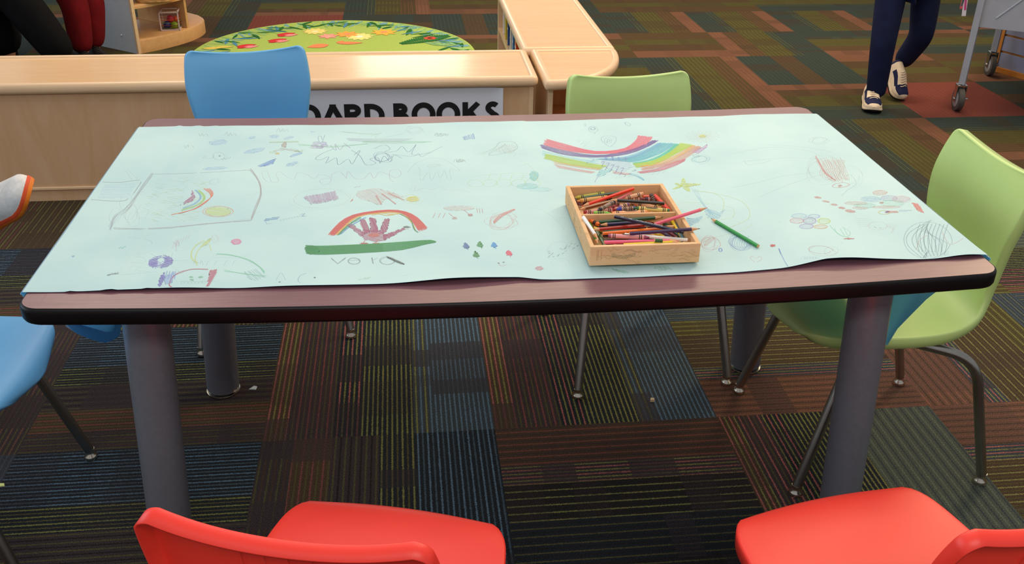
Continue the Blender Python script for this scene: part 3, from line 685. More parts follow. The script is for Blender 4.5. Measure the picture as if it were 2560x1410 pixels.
def paper_z(x, y):
    z = HT - sag(x, y) + .0012
    yf = np.interp(x, FXa, FYa); e = max(0, 1-(y-yf)/.085)
    for c, w, h in LIFT: z += h*e*e*math.exp(-((x-c)/w)**2)
    for c, k, h in CREASE: z += h*math.exp(-((x-(c+k*(y+.5)))/.006)**2)
    z += .0007*(1+math.sin(x*17+2*y*5)*math.sin(y*11+1.3))+.0004*(1+math.sin(x*41+y*9))
    if .10 < x < .37 and y > -.435: z = min(z, HT-sag(x, y)+.0012)
    return z
def on_paper(u, v, dz=0.0):
    x, y = tabpt(u, v)
    for _ in range(2):
        p = up(u, v, paper_z(x, y)); x, y = p[0], p[1]
    return x, y
mbp = MB(); PW = lin('dff0ef')+(1,)
ncx, ncy = 180, 26
def pgrid(dz):
    g = []
    for i in range(ncx+1):
        x = PX0+(PX1-PX0)*i/ncx; y0 = np.interp(x, FXa, FYa)-.0; y1 = np.interp(x, BXa, BYa); row = []
        for j in range(ncy+1):
            t = j/ncy; t = t**1.6; y = y0+(y1-y0)*t; row.append(mbp.vert((x, y, paper_z(x, y)+dz)))
        g.append(row)
    return g
gt, gb = pgrid(0), pgrid(-.00035)
for i in range(ncx):
    for j in range(ncy):
        mbp.face((gt[i][j], gt[i+1][j], gt[i+1][j+1], gt[i][j+1]), 0, PW); mbp.face((gb[i][j], gb[i][j+1], gb[i+1][j+1], gb[i+1][j]), 1)
    mbp.face((gt[i][0], gb[i][0], gb[i+1][0], gt[i+1][0]), 1); mbp.face((gt[i][ncy], gt[i+1][ncy], gb[i+1][ncy], gb[i][ncy]), 1)
# strokes: thin coloured marks lying on the sheet
SN = [0]
rn = random.Random(3)
def stroke(pts, col, w=1.1, a=.75, jit=0.0):
    """pts in picture pixels measured on the sheet; w in mm"""
    P = []
    for (u0, v0), (u1, v1) in zip(pts[:-1], pts[1:]):
        n = max(1, int(math.hypot(u1-u0, v1-v0)/16))
        for k in range(n): P.append((u0+(u1-u0)*k/n+rn.uniform(-jit, jit), v0+(v1-v0)*k/n+rn.uniform(-jit, jit)))
    P.append(pts[-1]); Q = []
    for u, v in P:
        x, y = on_paper(u, v)
        yf = np.interp(x, FXa, FYa); yb = np.interp(x, BXa, BYa)
        if y < yf+.001 or y > yb-.001 or abs(x) > PX1-.002: 
            if len(Q) > 1: _rib(Q, col, w, a)
            Q = []; continue
        if not Q or math.hypot(x-Q[-1][0], y-Q[-1][1]) > .0004: Q.append((x, y))
    if len(Q) > 1: _rib(Q, col, w, a)
def _rib(Q, col, w, a):
    SN[0] += 1; dz = .00022+(SN[0] % 260)*1.6e-6; c = tuple(x*.84+.16*y for x, y in zip(lin(col), (.72, .86, .85)))+(a*.88,)
    L, Rr = ribbon2d(Q, w*.0005); n = len(Q); prev = None
    for k in range(n):
        i = (mbp.vert((*Rr[k], paper_z(*Q[k])+dz)), mbp.vert((*L[k], paper_z(*Q[k])+dz)))
        if prev: mbp.face((prev[0], i[0], i[1], prev[1]), 2, c)
        prev = i
def curve(pts, n=8):
    P = [np.array(p, float) for p in pts]; m = len(P)-1; return [tuple(x) for x in catmull(P, m*n)]
def line(pts, col, w=1.0, a=.6, sm=True, rep=1, j=2.0):
    for _ in range(rep):
        q = [(u+rn.uniform(-j, j)*(rep > 1), v+rn.uniform(-j, j)*(rep > 1)) for u, v in pts]
        stroke(curve(q) if sm and len(q) > 2 else q, col, w, a)
def band(A, B, n, col, w=1.5, a=.75, ragged=.04, j=.6):
    A = curve(A, 6); B = curve(B, 6); m = min(len(A), len(B))
    ia = lambda C, t: (np.interp(t, np.linspace(0, 1, len(C)), [c[0] for c in C]), np.interp(t, np.linspace(0, 1, len(C)), [c[1] for c in C]))
    for k in range(n):
        f = (k+rn.random()*.8)/n; t0 = rn.uniform(0, ragged); t1 = 1-rn.uniform(0, ragged)
        pts = []
        for q in range(14):
            t = t0+(t1-t0)*q/13; p = ia(A, t); r = ia(B, t); pts.append((p[0]+(r[0]-p[0])*f+rn.uniform(-j, j), p[1]+(r[1]-p[1])*f+rn.uniform(-j, j)*.6))
        stroke(pts, col, w, a*.85)
def hatch(poly, ang, sp, col, w=1.2, a=.7, j=1.5):
    c, s = math.cos(R(ang)), math.sin(R(ang)); P = [(x*c+y*s, -x*s+y*c) for x, y in poly]
    y = min(p[1] for p in P)+sp*.5; ym = max(p[1] for p in P); k = 0; path = []
    while y < ym:
        xs = []
        for (x0, y0), (x1, y1) in zip(P, P[1:]+P[:1]):
            if (y0 <= y) != (y1 <= y): xs.append(x0+(x1-x0)*(y-y0)/(y1-y0))
        xs.sort()
        if len(xs) >= 2:
            a0, a1 = xs[0]+rn.uniform(-j, j), xs[-1]+rn.uniform(-j, j)
            seg = [(a0, y+rn.uniform(-.3, .3)*sp), (a1, y+rn.uniform(-.3, .3)*sp)]
            if k % 2: seg.reverse()
            path += seg
        y += sp*rn.uniform(.7, 1.3); k += 1
    path = [(x*c-y_*s, x*s+y_*c) for x, y_ in path]
    if len(path) > 1: stroke(path, col, w*1.55, a*.92)
def ell(cx, cy, rx, ry, col, w=1.0, a=.6, n=1, rot=0, j=.08, a0=0, a1=360):
    pts = []
    N_ = max(10, int(28*(a1-a0)/360))*n
    ph = rn.uniform(0, 6)
    for k in range(N_+1):
        t = R(a0+(a1-a0)*n*k/N_); jr = 1+j*math.sin(t*.37+ph)+j*.5*math.sin(t*1.7+ph)
        x, y = rx*jr*math.cos(t), ry*jr*math.sin(t); pts.append((cx+x*math.cos(R(rot))-y*math.sin(R(rot)), cy+x*math.sin(R(rot))+y*math.cos(R(rot))))
    stroke(pts, col, w, a)
def epoly(cx, cy, rx, ry, n=16, rot=0): return [(cx+rx*math.cos(2*math.pi*k/n)*math.cos(R(rot))-ry*math.sin(2*math.pi*k/n)*math.sin(R(rot)), cy+rx*math.cos(2*math.pi*k/n)*math.sin(R(rot))+ry*math.sin(2*math.pi*k/n)*math.cos(R(rot))) for k in range(n)]
def blob(cx, cy, rx, ry, col, sp=2.2, ang=0, w=1.4, a=.7, rot=0):
    hatch(epoly(cx, cy, rx, ry, 16, rot), ang+rn.uniform(-14, 14), sp*.8, col, w*1.15, a*.75)
    if rx > 8: scrib(cx, cy, rx*.8, ry*.75, 1, col, w*.8, a*.6, rot)
def scrib(cx, cy, rx, ry, n, col, w=.8, a=.55, rot=0):
    for _ in range(n): ell(cx+rn.uniform(-.15, .15)*rx, cy+rn.uniform(-.15, .15)*ry, rx*rn.uniform(.6, 1.05), ry*rn.uniform(.6, 1.05), col, w, a, 1, rot+rn.uniform(-15, 15), .12)
# large upside-down rainbow, top right of the middle
band([(1362,346),(1420,362),(1490,378),(1560,371),(1590,350),(1595,338)], [(1355,362),(1415,377),(1490,385),(1570,380),(1615,362),(1632,342)], 34, 'f4788c', 2.2, .75)
band([(1346,359),(1410,376),(1490,388),(1560,379),(1610,362),(1632,350)], [(1352,370),(1410,388),(1490,394),(1565,387),(1618,368),(1648,350)], 16, '7b4fa3', 1.9, .8)
band([(1355,376),(1410,390),(1460,399),(1500,402)], [(1352,388),(1400,398),(1450,406),(1480,410)], 7, '8fd8dc', 2.2, .55)
band([(1480,398),(1560,395),(1610,378),(1650,356)], [(1575,406),(1610,400),(1660,380),(1690,358)], 30, '63c4d6', 2.2, .65)
band([(1580,407),(1620,400),(1660,382),(1690,358)], [(1582,412),(1624,405),(1668,386),(1700,360)], 9, '49cfae', 2.2, .75)
band([(1580,409),(1630,402),(1675,380),(1702,356)], [(1590,420),(1640,410),(1690,385),(1735,362)], 26, 'c6e04c', 2.3, .75)
band([(1598,416),(1650,404),(1695,384),(1732,362)], [(1600,419),(1655,410),(1705,388),(1740,364)], 8, 'f2b65a', 2.0, .75)
band([(1600,421),(1660,408),(1700,390),(1742,364)], [(1605,427),(1665,414),(1715,396),(1755,366)], 12, 'e89a7c', 2.0, .65)
band([(1592,430),(1640,421),(1690,404),(1715,396)], [(1600,434),(1650,428),(1690,414),(1712,402)], 14, 'e2798c', 2.0, .65)
hatch([(1728,382),(1768,362),(1766,372),(1745,384)], -35, 2.5, 'cf86c4', 1.6, .7)
band([(1362,384),(1420,396),(1480,409),(1520,414)], [(1358,396),(1420,412),(1480,420),(1500,424)], 26, 'c9e255', 2.3, .7)
band([(1380,402),(1430,411),(1480,418),(1505,421)], [(1385,410),(1440,418),(1480,424),(1500,426)], 8, 'f0b870', 1.9, .6)
band([(1382,410),(1430,420),(1490,430)], [(1395,420),(1440,428),(1480,434)], 12, 'eda59e', 1.9, .5)
band([(1530,428),(1560,432),(1580,434)], [(1532,434),(1555,437),(1572,437)], 8, 'ef9c96', 1.8, .6)
band([(1490,397),(1560,392),(1612,374),(1646,357)], [(1530,402),(1580,396),(1622,380),(1660,360)], 10, '8fc8e8', 2.4, .6)
# creature in the middle of the rainbow
hatch([(1500,396),(1560,393),(1582,418),(1560,432),(1530,420),(1502,408)], 10, 2.6, 'cdc9ea', 1.8, .5)
for k in range(5): line([(1503+k*12,406+k*4),(1511+k*12,404+k*4),(1505+k*12,416+k*4),(1516+k*12,418+k*5),(1512+k*12,426+k*4)], '6a4aa0', 1.2, .8)
for k in range(4): hatch([(1512+k*16,393),(1518+k*16,393),(1518+k*16,399),(1512+k*16,399)], 90, 1.5, '86a8e0', 1.2, .7)
line([(1470,394),(1484,398),(1478,404),(1466,407),(1476,411),(1498,408)], '6f7fd0', 1.3, .7)
hatch([(1500,424),(1530,424),(1508,440),(1490,442)], -20, 2.2, '7fd0d6', 1.6, .6); line([(1500,436),(1492,446),(1487,456)], 'a98ad0', 1.5, .6)
line([(1573,434),(1592,440),(1610,450)], '5fb4d8', 1.8, .7, rep=3); line([(1570,420),(1590,416),(1604,415),(1612,419)], '8a80c0', 1.1, .6)
line([(1585,424),(1590,426),(1580,428)], '3c4a70', 1.4, .8)
line([(1540,446),(1543,442),(1547,445),(1552,440),(1556,445),(1562,441),(1568,445),(1575,440),(1582,443)], '6a7480', .7, .6, False)
line([(1620,436),(1625,434),(1630,437),(1636,432),(1642,436),(1650,430),(1655,434),(1662,428),(1670,431)], '6a7480', .7, .6, False)
# balloons and bits along the back edge
ell(1483,323,11,8,'5c6f9e',.8,.6); line([(1486,331),(1488,335),(1484,334)], '5c6f9e', .8, .6); scrib(1482,322,6,4,3,'4f63a0',.7,.6); line([(1458,312),(1463,309),(1465,314),(1460,313),(1467,317)], '5c6f9e', .7, .6)
line([(1523,367),(1508,356),(1503,345),(1520,339),(1540,344),(1537,357),(1525,368)], '6277a8', .8, .6); ell(1520,352,9,7,'6277a8',.7,.55); line([(1517,357),(1520,348),(1525,352),(1518,356)], '4f63a0', .8, .7)
line([(1561,306),(1574,309),(1575,315),(1566,313),(1561,306)], '4f63a0', .9, .7); line([(1435,352),(1450,350),(1444,355),(1460,351),(1452,362),(1468,352),(1458,368),(1478,352)], '8793ac', .6, .4)
# daisy
blob(1756,341,9,4,'e6d431',1.5,0,1.4,.9)
for k in range(16):
    a = 2*math.pi*k/16; line([(1756+9*math.cos(a),341+4*math.sin(a)),(1756+40*math.cos(a+.1),341+15*math.sin(a+.1)),(1756+38*math.cos(a+.28),341+14*math.sin(a+.28)),(1756+11*math.cos(a+.3),341+5*math.sin(a+.3))], 'd99a8e' if k % 2 else 'd8b87a', .6, .5)
scrib(1752,398,24,10,5,'8cc4d4',.9,.5); scrib(1740,390,8,4,2,'5a7c5a',.8,.5)
# faint pencil sweeps and loops on the right
for q in ([(1920,362),(2010,368),(2080,380)],[(1830,385),(1930,368),(2020,378),(2060,396)],[(1850,405),(1960,395),(2060,398)],[(1830,470),(1900,455),(1960,440),(2040,430),(2090,420)],[(1900,492),(1990,455),(2080,430)],[(1860,400),(1870,412),(1900,408),(1930,400)]): line(q, 'a59c9a', .6, .5)
scrib(2046,352,22,10,3,'b5a09c',.6,.45); scrib(2060,425,50,42,4,'bda49c',.6,.35); scrib(2120,440,45,30,3,'b9aaa8',.5,.3)
for k in range(13): line([(2040+k*5,392+rn.uniform(0,14)),(2055+k*5,425),(2075+k*4,452+rn.uniform(-8,4)),(2050+k*5,436),(2062+k*4,400)], 'e08478', .9, .55)
line([(2040,392),(2062,430),(2090,452)], 'e05c4e', 1.5, .6, rep=3, j=3)
ell(2102,463,20,6,'db5a4c',1.3,.75,1,-8); blob(2100,465,4,3,'d23c30',1.5); line([(2112,440),(2128,438),(2140,460),(2118,476),(2104,490)], 'a08a88', .6, .6)
for k in range(5): blob(2045+k*20,496+k*8+(k==0)*-2,9+(k==4)*4,2.4+(k==4)*1.5,'e06a5a',1.4,0,1.2,.65,8)
# big flower group at the right edge
for (x, y, rx, ry, c) in ((2200,482,18,6,'f0a08e'),(2178,498,24,7,'8ab0dc'),(2222,495,20,7,'b3a6d6'),(2254,498,22,8,'eda0b0'),(2140,508,28,4,'e59888'),(2162,514,26,6,'9fdcc6'),(2230,508,30,8,'a6e0c4'),(2216,518,36,3,'e58f84'),(2150,520,20,3,'e8a89a')): blob(x, y, rx, ry, c, 2.0, 0, 1.1, .5); ell(x, y, rx, ry, c, .9, .6)
blob(2204,507,5,2,'d04a40',1.3); hatch([(2278,506),(2296,510),(2310,532),(2296,528)], 60, 1.8, 'ee8478', 1.6, .75)
ell(2210,531,14,5,'d9c94a',1.0,.7,2); hatch([(2212,528),(2245,527),(2245,532),(2212,533)], 0, 1.5, 'dd6a62', 1.3, .75); blob(2218,530,5,2.5,'8a3fa0',1.2,0,1.3,.8); hatch([(2247,525),(2278,524),(2278,529),(2247,530)], 0, 2.2, '9db4de', 1.1, .6)
# bug with legs
ell(2194,564,24,11,'d9b6a4',.7,.6); line([(2186,567),(2190,570)], '59606a', 1.1, .7); line([(2198,570),(2203,570)], '59606a', 1.1, .7)
for k in range(5): line([(2176,550+k*4),(2150,546+k*5),(2138+k*3,547+k*5)], 'dba79a', .6, .5); line([(2216,560+k*2),(2232,560+k*3),(2248-k*5,567+k*4)], 'dba79a', .6, .5)
# flower with coloured petals
for (x, y, rx, ry, c) in ((1998,540,18,6,'bcd4ee'),(1992,552,17,7,'eda9b4'),(2024,552,16,8,'b494c6'),(2060,553,15,7,'dbe04e'),(2016,566,17,6,'bda6dc'),(2052,567,16,5,'f0ae72'),(2035,541,14,5,'b8c0ea')): blob(x, y, rx, ry, c, 2.2, 0, 1.1, .45); ell(x, y, rx, ry, c, 1.0, .7, 2)
for q in ([(2074,563),(2090,580),(2110,592),(2122,590)],[(2086,570),(2095,585),(2118,592),(2125,580),(2105,568)],[(2100,572),(2112,590)],[(2110,570),(2118,588)]): line(q, '8fd6a4', 1.1, .65)
blob(2122,597,13,1.6,'cf4034',1.1,0,1.1,.8)
# round dark scribble in the corner
for k in range(16): line([(2330-k*1.5,548+k*2),(2268+k*6,580+k*1.5),(2262+k*7,612),(2300+k*4,645-k*.5)] if k % 2 else [(2300+k*5,560),(2290+k*5,590),(2298+k*4,630)], '7a8492', 1.15, .6)
ell(2318,600,62,50,'78828f',1.0,.55,1,10); line([(2305,650),(2318,630),(2310,655)], '6c7683', 1.3, .7)
line([(2290,625),(2300,600),(2318,588)], 'df9a90', .9, .6); line([(2355,580),(2375,611),(2408,596)], 'df8d84', .9, .6)
for k in range(4): line([(2320,628+k*4),(2350,632+k*3),(2372,628+k*3)], '8a949e', .7, .5)
# lower right small marks
blob(1932,614,6,3,'dc5448',1.4,-30,1.4,.8); line([(1948,622),(1958,645),(1970,665)], '93b0dc', 1.4, .6, rep=2); line([(1947,622),(1952,636)], '5a86c8', 2.0, .7)
ell(2050,625,30,10,'c76a66',.9,.7,1,6); ell(2056,628,34,13,'d08c88',.7,.55,1,4); ell(2078,628,18,12,'c9a29e',.6,.5)
line([(2074,655),(2080,649),(2088,650),(2091,656)], 'd4645a', 1.0, .7); line([(1888,656),(1876,646),(1880,641),(1890,645),(1900,641),(1904,648),(1892,656)], 'dd8b92', .8, .6)
for k in range(6): ell(2008+k*7,645,5,3,'a8bcd8',.7,.5)
for k in range(7): line([(1836+k*6,592+rn.uniform(-3,3)),(1830+k*6,612),(1838+k*6,622)], '7f9fd2', .9, .5)
scrib(1850,606,32,18,5,'7593ce',.9,.55); ell(1801,625,4,4,'6f96da',1.8,.6,2)
scrib(1775,608,24,18,4,'d98a8c',.9,.5); hatch([(1760,605),(1775,596),(1790,594),(1778,606),(1765,618)], -40, 3, 'dd8080', 1.1, .5)
# shooting star and trail
for A_ in ([(1701,462),(1706,446),(1711,446),(1716,462)],[(1712,459),(1752,460),(1752,462),(1714,468)],[(1701,464),(1722,464),(1726,481),(1718,478)],[(1705,464),(1700,470),(1680,474),(1690,467)],[(1706,463),(1702,468),(1686,459),(1688,457)]): hatch(A_, 10, 1.3, 'dbe03a', 1.3, .85, .4)
line([(1735,478),(1800,486),(1860,508),(1872,545),(1820,570)], 'd6dc7a', 1.3, .6); line([(1730,476),(1780,482),(1808,500),(1806,530)], 'd6dc7a', 1.2, .6); line([(1700,504),(1780,510),(1830,520),(1832,542),(1800,550)], 'd6dc7a', 1.0, .5); line([(1770,596),(1850,578),(1880,560)], 'dcd98a', .9, .5)
for k in range(4): line([(1728+k*5,470+k),(1748+k*3,500+k*2),(1775+k*3,535+k)], '83c0e0', .8, .5)
hatch([(1760,520),(1800,532),(1812,524),(1796,548),(1770,545)], 25, 2.6, '5aaede', 1.1, .6); hatch([(1716,545),(1735,548),(1756,540),(1745,556),(1722,566)], 10, 2.0, '6bb4e0', 1.4, .65)
# left of the box: dinosaur, caterpillar and clouds
for k in range(10): ell(1190+k*13,380+8*math.sin(k), 8,6,'e6dcc0',.6,.3)
line([(1200,385),(1235,372),(1250,355),(1285,356),(1290,375),(1240,388),(1225,384),(1262,362)], 'a8a58a', .7, .6, rep=2); hatch([(1235,380),(1262,360),(1290,362),(1282,384)], 60, 4, 'e0a89c', .6, .5)
for k in range(5): ell(1188+k*36,458,18,9,'d3de7c',.9,.6)
line([(1192,440),(1250,434),(1320,434),(1345,445),(1330,455)], 'd3de7c', .9, .6); 
for k in range(5): line([(1225+k*28,436),(1220+k*28,450)], 'd3de7c', .9, .6)
blob(1335,440,11,12,'7ecfc9',1.8,20,1.2,.7); blob(1318,466,26,8,'86d4da',1.7,-10,1.1,.55); blob(1350,474,30,6,'8fd8dc',2.4,-12,1.0,.45); line([(1300,400),(1330,420),(1340,445)], 'cfd98a', .8, .5)
line([(1378,634),(1368,628),(1375,614),(1395,605),(1420,606),(1434,600)], 'c7c6b8', .7, .5)
for k in range(24): x, y = 1368+rn.uniform(0, 74), 0; y = 640-(x-1368)*.36+rn.uniform(-10, 10); line([(x, y), (x+5, y-2.5)], '56697e', 1.0, .7)
ell(1400,655,24,10,'bcc8cc',.6,.4); blob(1348,671,10,5,'dd8a9a',1.6,-20,1.1,.7)
line([(1325,520),(1360,528),(1400,560),(1420,600)], 'b5c2c0', .6, .4)
hatch([(1530,672),(1560,676),(1575,683),(1548,682)], 20, 2.0, '7fc7a0', 1.4, .6); hatch([(1632,668),(1668,665),(1680,674),(1650,677)], 60, 3.0, '8ecbb0', 1.2, .5)
# blue bugs
# centre: rainbow with hand turkey on grass
band([(820,588),(850,555),(890,535),(960,525),(1010,528),(1045,545),(1070,572)], [(835,590),(865,560),(895,540),(960,530),(1000,532),(1025,548),(1048,580)], 44, 'e8706a', 1.8, .7)
band([(836,590),(866,560),(896,540),(955,531),(1000,533),(1028,552),(1038,578)], [(842,589),(870,561),(898,542),(955,533),(1000,535),(1028,556),(1040,580)], 6, 'f0c050', 1.7, .85)
band([(842,589),(872,560),(900,542)], [(847,588),(876,562),(905,544)], 5, '4f9a6c', 1.6, .85); band([(848,588),(876,563),(912,543)], [(854,585),(880,565),(920,543)], 4, '6fa8dc', 1.5, .7)
line([(1000,534),(1026,550),(1035,572),(1046,581)], '4f9a6c', 1.8, .8, rep=3, j=1.2); line([(955,533),(975,536),(1000,535)], 'e8c95a', 1.6, .8, rep=2); line([(930,537),(945,536),(965,537),(985,535)], 'e0b84a', 1.8, .8, rep=3)
PUR = 'b8587e'
hatch([(905,575),(945,575),(968,590),(965,600),(940,605),(912,600),(902,588)], 15, 1.7, PUR, 1.7, .7)
for A in ([(898,549),(912,548),(925,580),(912,584)],[(924,545),(938,546),(945,580),(928,582)],[(962,546),(975,547),(965,582),(948,584)],[(868,563),(880,560),(912,585),(904,592)],[(960,602),(1012,573),(1010,570),(958,588)]): hatch(A, 65 if A[0][0] > 890 else 25, 1.8, PUR, 1.6, .75)
blob(935,588,14,6,'e8745c',1.6,10,1.5,.8); blob(1016,568,9,2.6,'6b6a5a',1.2,0,1.4,.85); line([(1012,573),(1022,573)], 'e49aa0', 1.4, .7)
for x in (914, 945): line([(x, 600), (x-6, 606)], 'cf5648', 1.5, .8); blob(x-4,609,10,2,'cc4c3a',1.2,0,1.3,.85)
band([(762,613),(800,615),(900,611),(1000,605),(1070,600),(1090,604)], [(765,634),(800,637),(900,633),(1000,626),(1060,612),(1090,606)], 60, '4fa862', 1.7, .75); band([(762,613),(800,615),(900,611),(960,609)], [(765,634),(800,637),(900,633),(960,628)], 30, '4fa862', 1.7, .7); hatch(epoly(780,625,18,11), 70, 2.4, '3c9a50', 1.6, .7)
GP = '7d7a76'
line([(829,646),(845,661),(864,645)], GP, 1.2, .75, False, 2, 1.5); ell(885,653,15,8,GP,1.0,.7,2); line([(872,652),(898,650)], GP, 1.0, .7); line([(930,645),(933,659)], GP, 1.1, .75, rep=2); line([(934,650),(944,645)], GP, 1.0, .7); ell(968,652,18,9,GP,.9,.65,2); band([(965,640),(1000,654),(1012,661)], [(968,645),(995,658),(1010,662)], 7, '57524c', 1.6, .8)
# tulips and smile
for x, y, c in ((1166,614,'6f86bc'),(1201,611,'67a86c'),(1236,612,'62aae8'),(1191,636,'5fa060'),(1273,632,'ee6a80')): hatch([(x-8,y+3),(x-3,y-8),(x+7,y+2),(x+4,y+7),(x-5,y+6)], 80, 1.5, c, 1.7, .85); line([(x, y+3), (x+4, y+11)], c, 1.4, .8)
line([(1246,659),(1254,665),(1266,662)], 'd79a8a', 1.0, .7); blob(1247,658,1.5,1.2,'7a6a6a',.8); blob(1259,656,1.5,1.2,'7a6a6a',.8)
# red crab, red scribble, blob turkey, sun
blob(1147,521,38,5,'eebcae',1.8,0,1.0,.6); ell(1147,521,40,6,'e2a294',.8,.6)
for x in (1082,1095,1107): line([(x, 545), (x+6, 533)], 'cf6a60', 1.0, .75)
for x in (1192,1198,1205): line([(x, 521), (x+2, 533)], 'cf6a60', 1.0, .75)
for x, y in ((1122,533),(1160,525)): line([(x, y), (x+14, y+12)], 'd65a4e', 1.1, .8); blob(x+15,y+13,6,3,'d24a40',1.4)
scrib(1255,552,44,24,7,'e9aaa2',.8,.5); band([(1285,522),(1250,536),(1232,555)], [(1290,524),(1258,542),(1236,560)], 7, 'e8685c', 1.3, .65)
hatch([(895,478),(940,470),(985,482),(1010,492),(960,500),(950,514),(930,505),(905,500),(890,490)], 35, 2.6, 'e3b4ae', 1.1, .6); 
for q in ([(940,490),(955,512)],[(955,485),(990,510)],[(970,482),(1010,500)]): line(q, 'ddaaa6', 2.0, .6, rep=4, j=2)
blob(1032,498,16,7,'ecd84c',1.5,0,1.6,.85); scrib(1032,498,26,12,2,'f0e3a0',.7,.5); line([(876,505),(882,498),(880,503)], 'd2493f', 1.3, .8); line([(886,470),(893,466)], 'b05a5a', .9, .7); line([(895,468),(902,465)], 'b05a5a', .9, .7)
# purple cloud with name
hatch([(758,492),(800,486),(838,478),(847,498),(800,508),(778,510)], 72, 2.3, 'c79cc0', 1.4, .6); line([(784,507),(788,502),(792,507),(797,500),(801,505),(806,498),(812,503),(818,496),(826,500),(836,492)], '7f6ab0', .9, .75)
ell(803,495,70,26,'cfc8a8',.7,.5,1,-3,.1); ell(800,496,82,30,'d8d8b4',.6,.4,1,-3,.12)
# cursive name
line([(985,455),(975,447),(975,428),(995,424),(1003,435),(990,445),(978,440)], 'cf9ac8', .9, .7); line([(978,440),(950,430),(935,446),(925,432),(908,447),(885,444),(870,428),(866,446)], 'cf9ac8', .9, .7); line([(866,446),(850,430),(830,436),(826,455),(808,462),(800,450),(825,444),(800,436),(785,447),(768,436)], 'cfa0cc', .8, .65)
line([(768,436),(745,432),(735,447),(720,444),(700,430),(690,436),(696,452),(680,455),(668,430),(655,432),(662,450),(676,456)], 'cba4cc', .8, .6)
line([(1025,472),(1040,466),(1035,478),(1060,470),(1080,474),(1100,467),(1120,476),(1150,474),(1175,482)], 'e0b8b4', .7, .5)
# top: dark scrawls, green lines, butterfly, tree
DB = '56609a'
line([(835,372),(805,384),(789,396),(800,400),(822,392),(815,408),(840,395),(846,412),(870,398),(880,410),(892,392),(900,376),(885,388)], DB, 1.15, .75)
line([(878,375),(900,390),(915,412),(940,408),(925,398),(945,395),(950,408),(960,390),(975,404),(985,388),(1005,396)], DB, 1.15, .75)
line([(935,372),(960,362),(975,372),(962,380),(990,378),(1005,366),(1020,380),(1035,368),(1040,362),(1030,386),(1060,385),(1075,380)], DB, 1.1, .7)
line([(980,386),(1030,391),(1046,384),(1055,391),(1090,374),(1105,366)], '6670a4', 1.0, .65); scrib(955,392,22,12,4,DB,.9,.6); line([(826,364),(840,376),(838,360),(850,374),(862,362),(876,370),(860,358)], 'a070b0', 1.1, .7)
band([(860,345),(920,346),(980,346),(1040,346)], [(870,352),(930,356),(985,356),(1000,356)], 9, 'b096b4', .9, .65); band([(840,328),(900,332),(960,333)], [(860,330),(905,336),(940,338)], 4, '93cf9c', .9, .6); band([(905,352),(980,352),(1088,354)], [(905,357),(985,360),(1060,357)], 7, '83c68e', 1.0, .65); line([(745,362),(790,366),(830,367),(920,358)], '83c68e', 1.2, .65, rep=4, j=2.5); line([(930,340),(955,331),(940,345),(1010,335)], '93cf9c', .8, .6)
for x, y in ((786,365),(808,358),(790,358),(812,364),(800,368)): blob(x, y, 9, 4, 'b98cd0', 1.6, 0, 1.1, .7)
line([(799,357),(795,343),(802,340),(806,350)], '7266a8', 1.0, .7); line([(806,356),(812,337)], '7266a8', 1.0, .7); scrib(790,369,16,3,3,'c08aa4',.8,.6)
band([(671,355),(710,353),(748,352)], [(671,357),(710,357),(748,356)], 5, 'b9bc72', 1.1, .65); hatch([(706,357),(716,355),(714,368),(704,369)], 75, 1.8, 'c3a89a', 1.1, .7); hatch([(683,378),(705,370),(735,372),(752,380),(720,376)], 10, 1.8, 'c7a797', 1.1, .7); hatch([(672,380),(690,376),(690,382),(676,384)], 0, 2, 'c9cd7c', 1.2, .6); hatch([(735,378),(758,374),(756,380),(738,382)], 0, 2, 'c9cd7c', 1.2, .6); blob(694,384,5,2.5,'e7bc46',1.3,0,1.4,.9)
for x, y, rx, ry, c, an in ((545,356,24,7,'a7c6f2',-5),(685,341,12,5,'9dbcec',0),(722,345,14,3,'a9c8ee',-15),(630,344,8,3,'8fb2ea',-10),(636,377,28,5,'a0bdf0',-12),(740,387,18,3.5,'86a6ea',-18),(730,410,17,4,'86a6ea',-18),(538,421,32,4,'a6c2f0',-3),(782,330,6,2,'b5cdf0',0)): blob(x, y, rx, ry, c, 2.0, an, 1.3, .65, an)
hatch([(642,416),(668,404),(690,396),(682,410),(660,416)], -25, 1.7, '6a8fe0', 1.8, .85)
for x, y in ((504,337),(575,336),(705,326),(1148,402),(1100,337),(468,366)): line([(x-14, y+3), (x-8, y-5), (x-4, y+4), (x+2, y-4), (x+4, y+3), (x+12, y-2), (x+16, y+4)], '8a8c8a', .8, .55); 
blob(1103,337,18,4,'9a9c92',2.4,12,.7,.6); blob(1150,402,11,4,'8f918c',2.2,0,.8,.65); hatch([(1155,344),(1185,334),(1188,346),(1160,350)], 80, 2.6, '94aede', 1.2, .65)
scrib(1035,325,22,9,3,'c9b0cc',.6,.45); line([(1060,330),(1050,320),(1015,316)], 'c49ab8', .7, .5)
line([(508,388),(515,392),(506,396),(530,396),(535,388)], '9b9c99', .7, .6); ell(547,390,14,9,'8d8f8c',.7,.65); blob(549,390,1.5,1.5,'4a4a4a',.8); line([(553,396),(557,400),(560,395),(564,399),(567,394),(572,397),(577,392)], '8d8f8c', .8, .6)
# hand outline
line([(1018,432),(1040,408),(1075,396),(1105,397),(1130,410),(1150,428),(1125,424),(1128,448),(1118,446),(1112,428),(1100,445),(1092,430),(1078,452),(1072,430),(1052,452),(1050,425),(1045,418)], 'b6bab6', .7, .6); scrib(1085,414,16,3,2,'b6bab6',.6,.5)
